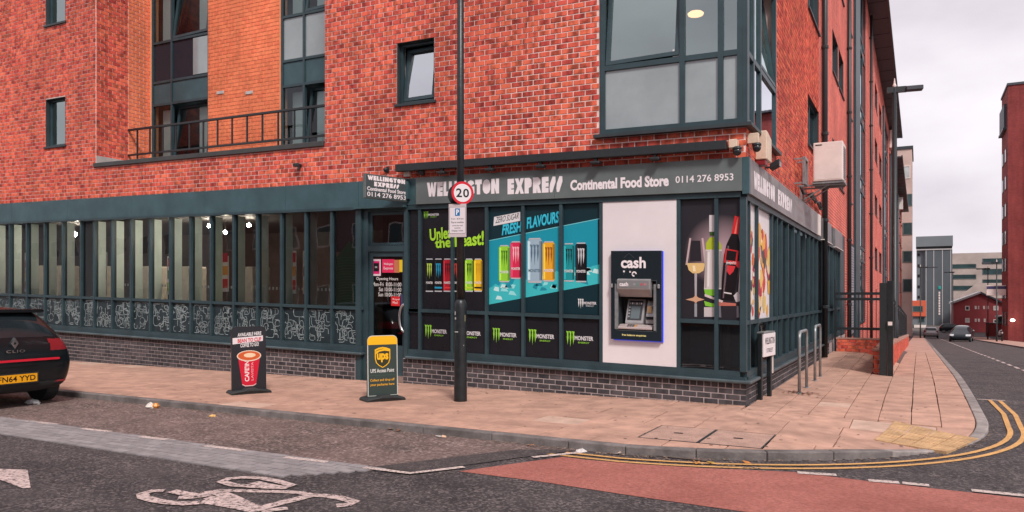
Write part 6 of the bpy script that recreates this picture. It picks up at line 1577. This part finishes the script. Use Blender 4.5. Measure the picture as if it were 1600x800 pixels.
lump('paper_scrap', 'flat yellow paper scrap lying on the parking bay', 332, 651, -.08, .05, (226, 180, 110), 3)
lump('paper_scrap', 'torn white paper scrap by the start of the yellow lines', 908, 707, -.08, .07, (210, 204, 202), 4)
for i, (px, py, c_) in enumerate(((609, 672, (206, 160, 120)), (622, 674, (170, 110, 80)), (694, 683.5, (226, 190, 160)), (686, 683, (214, 210, 206)), (826, 697, (180, 120, 84)), (966, 710, (230, 206, 190)), (1090, 725, (206, 140, 70)), (1167, 724, (200, 130, 70)), (1110, 724, (190, 150, 60)))):
    x, y = gr(px, py, -.08); t = thing('fallen_leaf', 'dry fallen leaf lying in the gutter by the kerb', 'leaf', (x, y, -.078), i*1.3, 'dry leaves in the gutter')
    mb = MB(); mb.quad((-.05, 0, .006), (0, -.025, .014), (.05, 0, .02), (0, .03, .004)); mb.quad((-.01, .0, .012), (.05, .05, .02), (.03, .06, .026)); mb.build('blade', pc(*c_), t)
r = random.Random(4); b = MB()
for k in range(90):
    a_ = r.gauss(0, .16); c_ = r.gauss(0, .13); x, y = .47+a_, 1.72+c_; s = r.uniform(.012, .03); th = r.random()*6
    b.quad(*[(x+s*math.cos(th+j*PI/2), y+s*math.sin(th+j*PI/2)*.6, .006+r.uniform(0, .012)) for j in range(4)])
b.build('leaf_litter', pc(120, 70, 48), kind='stuff', label='brown leaf litter caught round the foot of the cycle stand')
# ================================================================== DISTANT BUILDINGS
def simple_building(name, label, x0, x1, y0, y1, z0, z1, m, wins=(), parapet=None):
    """wins: (face, u0, u1, z0, z1, material); face F looks to -y, R to +x, L to -x"""
    t = thing(name, label, 'building', (x0, y0, z0)); MB().box(0, x1-x0, 0, y1-y0, 0, z1-z0).build('walls', m, t)
    for f_, u0, u1, w0, w1, gm in wins:
        b = MB(); g = MB(); d = .12
        if f_ == 'F': P_ = lambda u, o, z: (u-x0, -o, z-z0)
        elif f_ == 'R': P_ = lambda u, o, z: (x1-x0+o, u-y0, z-z0)
        else: P_ = lambda u, o, z: (-o, u-y0, z-z0)
        g.quad(P_(u0, .02, w0), P_(u1, .02, w0), P_(u1, .02, w1), P_(u0, .02, w1))
        for a_, c_, e_, h_ in ((u0-d, u1+d, w0-d, w0), (u0-d, u1+d, w1, w1+d), (u0-d, u0, w0, w1), (u1, u1+d, w0, w1)):
            i = len(b.v); b.v += [P_(u, o, z) for o in (0.005, .08) for u, z in ((a_, e_), (c_, e_), (c_, h_), (a_, h_))]; b.f += [tuple(i+k for k in q_) for q_ in ((4, 5, 6, 7), (0, 1, 5, 4), (1, 2, 6, 5), (2, 3, 7, 6), (3, 0, 4, 7))]
        o = b.build('window', 'sign_grey' if gm != 'white' else 'white_plastic', t); g.build('pane', 'far_glass' if gm != 'white' else 'far_glass_pale', o)
    if parapet: MB().box(-.15, x1-x0+.15, -.15, y1-y0+.15, z1-z0, z1-z0+parapet).build('parapet', 'sill_dark', t)
    return t
mat('far_glass', (.03, .06, .065), .15, var=.4, vscale=.3); mat('far_glass_pale', (.45, .47, .46), .3, var=.4, vscale=.5)
mat('far_cream', (.58, .42, .37), .8, var=.1, vscale=.5, dirt=.15, dscale=.3); mat('far_concrete', (.44, .36, .325), .85, var=.12, vscale=.4, dirt=.15, dscale=.3); mat('tower_dark', (.075, .092, .105), .6, var=.1, vscale=.3); mat('tower_grey', (.15, .17, .185), .6, var=.08, vscale=.3)
mat('far_orange', (.62, .11, .05), .6, var=.05); mat('far_pale', (.40, .38, .38), .7); mat('far_brick_red', (.30, .05, .055), .85, var=.15, vscale=.6)
def row(px0, px1, py0, py1, y, face='F'):                       # pixel box on the plane y=const -> x0,x1,z0,z1
    a = fr(px0, py1, y); c = fr(px1, py0, y)
    return a[0], c[0], fr(px0, py1, y)[1]+zs(a[0]), fr(px1, py0, y)[1]+zs(c[0])
Y1 = 112.0
def W_(px0, px1, py0, py1, y, gm='far'): a = row(px0, px1, py0, py1, y); return ('F', a[0], a[1], a[2], a[3], gm)
a = row(1402, 1425, 232, 520, Y1)
simple_building('cream_block', 'cream panelled block with dark square windows just past the red flats', a[0], a[1], Y1, 124, -6, a[3], 'far_cream', [W_(1412, 1421, 260, 278, Y1, 'white'), W_(1412, 1424, 304, 321, Y1), W_(1412, 1424, 349, 366, Y1), W_(1412, 1424, 393, 409, Y1), W_(1412, 1424, 437, 455, Y1)], .4)
Y2 = 150.0
a = row(1425, 1447, 470, 524, Y2)
o3 = row(1425, 1447, 470, 494, Y2)
simple_building('orange_front_shop', 'grey low shop with an orange framed upper window beside the tower', a[0], a[1], Y2, 160, -8, o3[2], 'tower_grey', [W_(1427, 1444, 508, 519, Y2), W_(1436, 1444, 496, 503, Y2)])
t = simple_building('orange_box', 'orange framed upper storey box standing over the grey shop', o3[0], o3[1], Y2-.4, 160, o3[2]+.01, o3[3], 'far_orange', [W_(1427, 1441, 479, 486, Y2-.4)])
a = row(1428, 1447, 508, 512, Y2-.6); t = thing('shop_sign', 'white fascia board over the low grey shop', 'sign', (a[0], Y2-.3, a[2])); MB().box(0, a[1]-a[0], 0, .25, 0, a[3]-a[2]).build('board', 'white_plastic', t); MB().box(-.05, a[1]-a[0]+.05, .0, .27, -.12, -.0).build('lower_trim', 'sill_dark', t)
Y3 = 165.0
a = row(1445, 1488, 388, 540, Y3); s_ = row(1432, 1488, 368, 540, Y3)
t = thing('stair_tower', 'dark grey clad tower with pale vertical joints and a cap storey', 'building', (a[0], Y3, -9))
b = MB(); b.box(0, a[1]-a[0], 0, 9, 0, a[3]+9); b.build('shaft', 'tower_dark', t)
lw = a[0]-s_[0]
b = MB(); b.box(-lw, -.01, .8, 9, 0, a[3]+9); b.build('side_shaft', 'tower_grey', t)
b = MB(); b.box(-lw-.1, a[1]-a[0]+.1, -.2, 9.2, a[3]+9.5, s_[3]+9); b.build('cap_storey', 'tower_grey', t)
b = MB(); b.box(-lw, a[1]-a[0], .3, 9, a[3]+9, a[3]+9.5); b.build('cap_gap', 'vinyl_black', t); b = MB(); b.box(-lw, a[1]-a[0], -.15, .3, a[3]+8.75, a[3]+8.99); b.build('white_band', 'far_pale', t)
for px in (1447, 1459, 1472.5, 1485.5): x = row(px, px+1, 400, 401, Y3)[0]-a[0]; MB().box(x-.07, x+.07, -.06, -.002, 3.0, a[3]+8.8).build('joint_strip', 'far_pale', t)
v = row(1466.5, 1469, 455, 492, Y3); n_ = 9
for k in range(n_):
    h = (v[3]-v[2])/n_; MB().box(v[0]-a[0], v[1]-a[0], -.1, -.003, v[2]+9+k*h, v[2]+9+k*h+h*.8).build('vertical_sign_block', 'white_plastic', t)
v = row(1466, 1470, 447, 452, Y3); MB().box(v[0]-a[0], v[1]-a[0], -.12, -.004, v[2]+9, v[3]+9).build('round_emblem', pc(40, 160, 150), t, bevel=.15, segs=3)
for py in (398, 415, 431, 448, 464): v = row(1434, 1437, py-2, py+2, Y3+.8); MB().box(v[0]-a[0], v[1]-a[0], .7, .795, v[2]+9, v[3]+9).build('window', 'vinyl_black', t)
Y4 = 185.0
a = row(1486, 1572, 394, 540, Y4); c = row(1530, 1572, 394, 400, Y4)
wl_ = []
for py in (413, 429.5, 447): wl_.append(W_(1488.5, 1524.5, py, py+6, Y4-.01))
for py in (404, 420.5, 437): wl_.append(W_(1536, 1570, py, py+8, Y4-.01))
t = simple_building('car_park', 'pale concrete multi storey car park with long dark deck openings', a[0], a[1], Y4, 215, -9, a[3], 'far_concrete', wl_)
b = MB(); v = row(1500, 1572, 442, 466, 160); b.prism([(0, 0), (0, .4), ((v[1]-v[0])*.38, v[3]-v[2]), (v[1]-v[0], v[3]-v[2]), (v[1]-v[0], 0)], lambda u, w: (u, 1.5, w), lambda u, w: (u, 0, w))
t = thing('concrete_ramp_wall', 'pale sloping concrete ramp wall in front of the car park', 'ramp', (v[0], 160, v[2])); b.build('wall_panel', 'far_concrete', t); MB().box(0, v[1]-v[0], .1, 1.4, -12, 0.01).build('footing', 'far_brick_red', t)
Y5 = 130.0
a = row(1490, 1566, 487, 540, Y5); ap = fr(1532, 459, Y5); el_ = fr(1490, 474, Y5); er = fr(1566, 474, Y5)
t = thing('gabled_house', 'red brick house with a pale edged gable and small white windows', 'building', (a[0], Y5, -8))
w_ = a[1]-a[0]; he = el_[1]+8; ha = ap[1]+8; xa = ap[0]-a[0]
MB().prism([(0, 0), (0, he), (xa, ha), (w_, he), (w_, 0)][::-1], lambda u, v: (u, 8, v), lambda u, v: (u, 0, v)).build('walls', 'far_brick_red', t)
b = MB(); b.prism([(-.4, he-.15), (xa, ha+.05), (xa, ha+.35), (-.4, he+.15)], lambda u, v: (u, 8.3, v), lambda u, v: (u, -.35, v)); b.build('roof', 'far_pale', t)
b = MB(); b.prism([(w_+.4, he-.15), (w_+.4, he+.15), (xa, ha+.35), (xa, ha+.05)], lambda u, v: (u, 8.3, v), lambda u, v: (u, -.35, v)); b.build('roof', 'slate', t)
def hw(px0, px1, py0, py1, pale):
    v = row(px0, px1, py0, py1, Y5); x0, x1, z0, z1 = v[0]-a[0], v[1]-a[0], v[2]+8, v[3]+8
    o = frame_bars(MB(), 'F', x0, x1, z0, z1, -.05, .01, .12).build('window', 'white_plastic', t); MB().quad((x0+.1, -.02, z0+.1), (x1-.1, -.02, z0+.1), (x1-.1, -.02, z1-.1), (x0+.1, -.02, z1-.1)).build('pane', 'far_glass_pale' if pale else 'far_glass', o)
for q_ in ((1508, 1515, 478, 485, 0), (1523, 1526, 478, 483, 0), (1528, 1530, 478, 483, 0), (1536, 1539, 478, 483, 1), (1542, 1545, 478, 483, 1), (1552, 1560, 478, 485, 1), (1508, 1515, 497, 504, 1), (1523, 1526, 498, 503, 0), (1528, 1531, 498, 503, 1), (1537, 1540, 498, 503, 0), (1552, 1560, 499, 505, 0)): hw(*q_)
# tall red block across the street
xb, yb = 10.6, 86.5; zb_ = gz(yb)-2; zt_ = 24.2
t = thing('tall_red_block', 'tall dark red brick block across the side street', 'building', (xb, yb, zb_))
MB().box(0, 1.9, 0, 7, 0, zt_-zb_).build('corner_wall', ['brick_far_dark'], t); MB().box(1.91, 14, -.5, 30, 0, zt_-zb_-4.5).build('front_wall', 'brick_far_dark', t); MB().box(1.91, 14, .6, 30, zt_-zb_-4.5, zt_-zb_-.01).build('top_wall', 'brick_far_dark', t)
MB().box(-.1, 14, -.1, 7.1, zt_-zb_, zt_-zb_+.25).build('coping', 'slate', t)
MB().box(-.35, -.0, 1.5, 6.9, zt_-zb_-4.4, zt_-zb_-4.2).build('eaves', 'teal_frame', t); b = MB(); b.box(-.25, -.01, 1.6, 6.8, zt_-zb_-4.2, zt_-zb_-1.6); b.build('mansard', 'slate', t)
for y in (1.5, 4.6):
    for z in (3.5, 6.5, 9.5, 12.5, 15.5, 18.5, 21.5):
        o = MB().box(-.06, .02, y, y+1.4, z, z+1.5).build('window', 'teal_frame', t); MB().quad((-.065, y+.1, z+.1), (-.065, y+1.3, z+.1), (-.065, y+1.3, z+1.4), (-.065, y+.1, z+1.4)).build('pane', 'far_glass', o)
t = thing('bulkhead_lamp', 'lit round lamp on the dark red brick wall', 'lamp', (fx(1582, yb-.5), yb-.5, -1.05)); MB().sphere((0, -.14, 0), .22, 14, 8, .7).build('glass', mat('bulkhead_glow', (1, .86, .74), .4, emit=3), t, smooth=True); MB().box(-.12, .12, -.12, .0, -.12, .12).build('back_plate', 'black_metal', t)
t = thing('projecting_sign', 'pale projecting box sign on the side of the tall red block', 'sign', (9.6, yb+1.5, 1.6)); MB().box(-.9, 1.0, 0, .3, 0, 1.1).build('sign_box', 'white_plastic', t, bevel=.03); MB().box(-.85, .95, -.01, -.0, .7, 1.02).build('printed_band', pc(70, 70, 110), t)
b = MB(); v0 = gz(100)
t = thing('boundary_wall', 'low dark brick wall beside the far pavement before the red house', 'wall', (10.6, 117, -5)); MB().box(0, 14, 0, .3, 0, 2.6).build('wall_face', 'brick_far_dark', t); MB().box(-.05, 14.05, -.05, .35, 2.6, 2.72).build('coping', 'slate', t)
t = thing('market_canopy', 'teal sloping canopy in front of the red gabled house', 'canopy', (12.2, 121, -4.2)); MB().prism([(0, 2.6), (5.5, 3.6), (5.5, 3.75), (0, 2.75)], lambda u, v: (u, 3, v), lambda u, v: (u, 0, v)).build('roof', 'far_pale', t); MB().box(.3, 5.2, 1.5, 1.7, 0, 2.7).build('screen', mat('canopy_teal', (.02, .11, .11), .5), t)
for u in (.1, 5.3): MB().tube((u, .1, 0), (u, .1, 3.0), .07).build('post', 'black_metal', t)
# the terrace opposite, behind the photographer, that the windows mirror
mat('terrace_brick', (.17, .075, .06), .85, var=.2, vscale=.6); mat('terrace_render', (.55, .52, .46), .85, var=.12, vscale=.4)
for x0, w_, h_, m_, lab in ((-130, 84, 8.2, 'terrace_render', 'long pale rendered terrace on the other side of the main road'), (-45.5, 62, 9.2, 'terrace_brick', 'red brick terrace on the other side of the main road')):
    t = thing('opposite_terrace', lab, 'building', (x0, -30, -.3)); MB().box(0, w_, -8, 0, 0, h_).build('walls', m_, t)
    b = MB(); b.prism([(.3, h_), (.3, h_+.3), (-4, h_+2.8), (-8.3, h_+.3), (-8.3, h_)], lambda u, v: (0, u, v), lambda u, v: (w_, u, v)); b.build('roof', 'slate', t)
    for k in range(int(w_/3.1)):
        for z in (1.0, 5.2): o = MB().box(k*3.1+.8, k*3.1+2.1, -.02, .06, z, z+1.6).build('window', 'white_plastic', t); MB().quad((k*3.1+.9, .065, z+.1), (k*3.1+2.0, .065, z+.1), (k*3.1+2.0, .065, z+1.5), (k*3.1+.9, .065, z+1.5)).build('pane', 'far_glass', o)
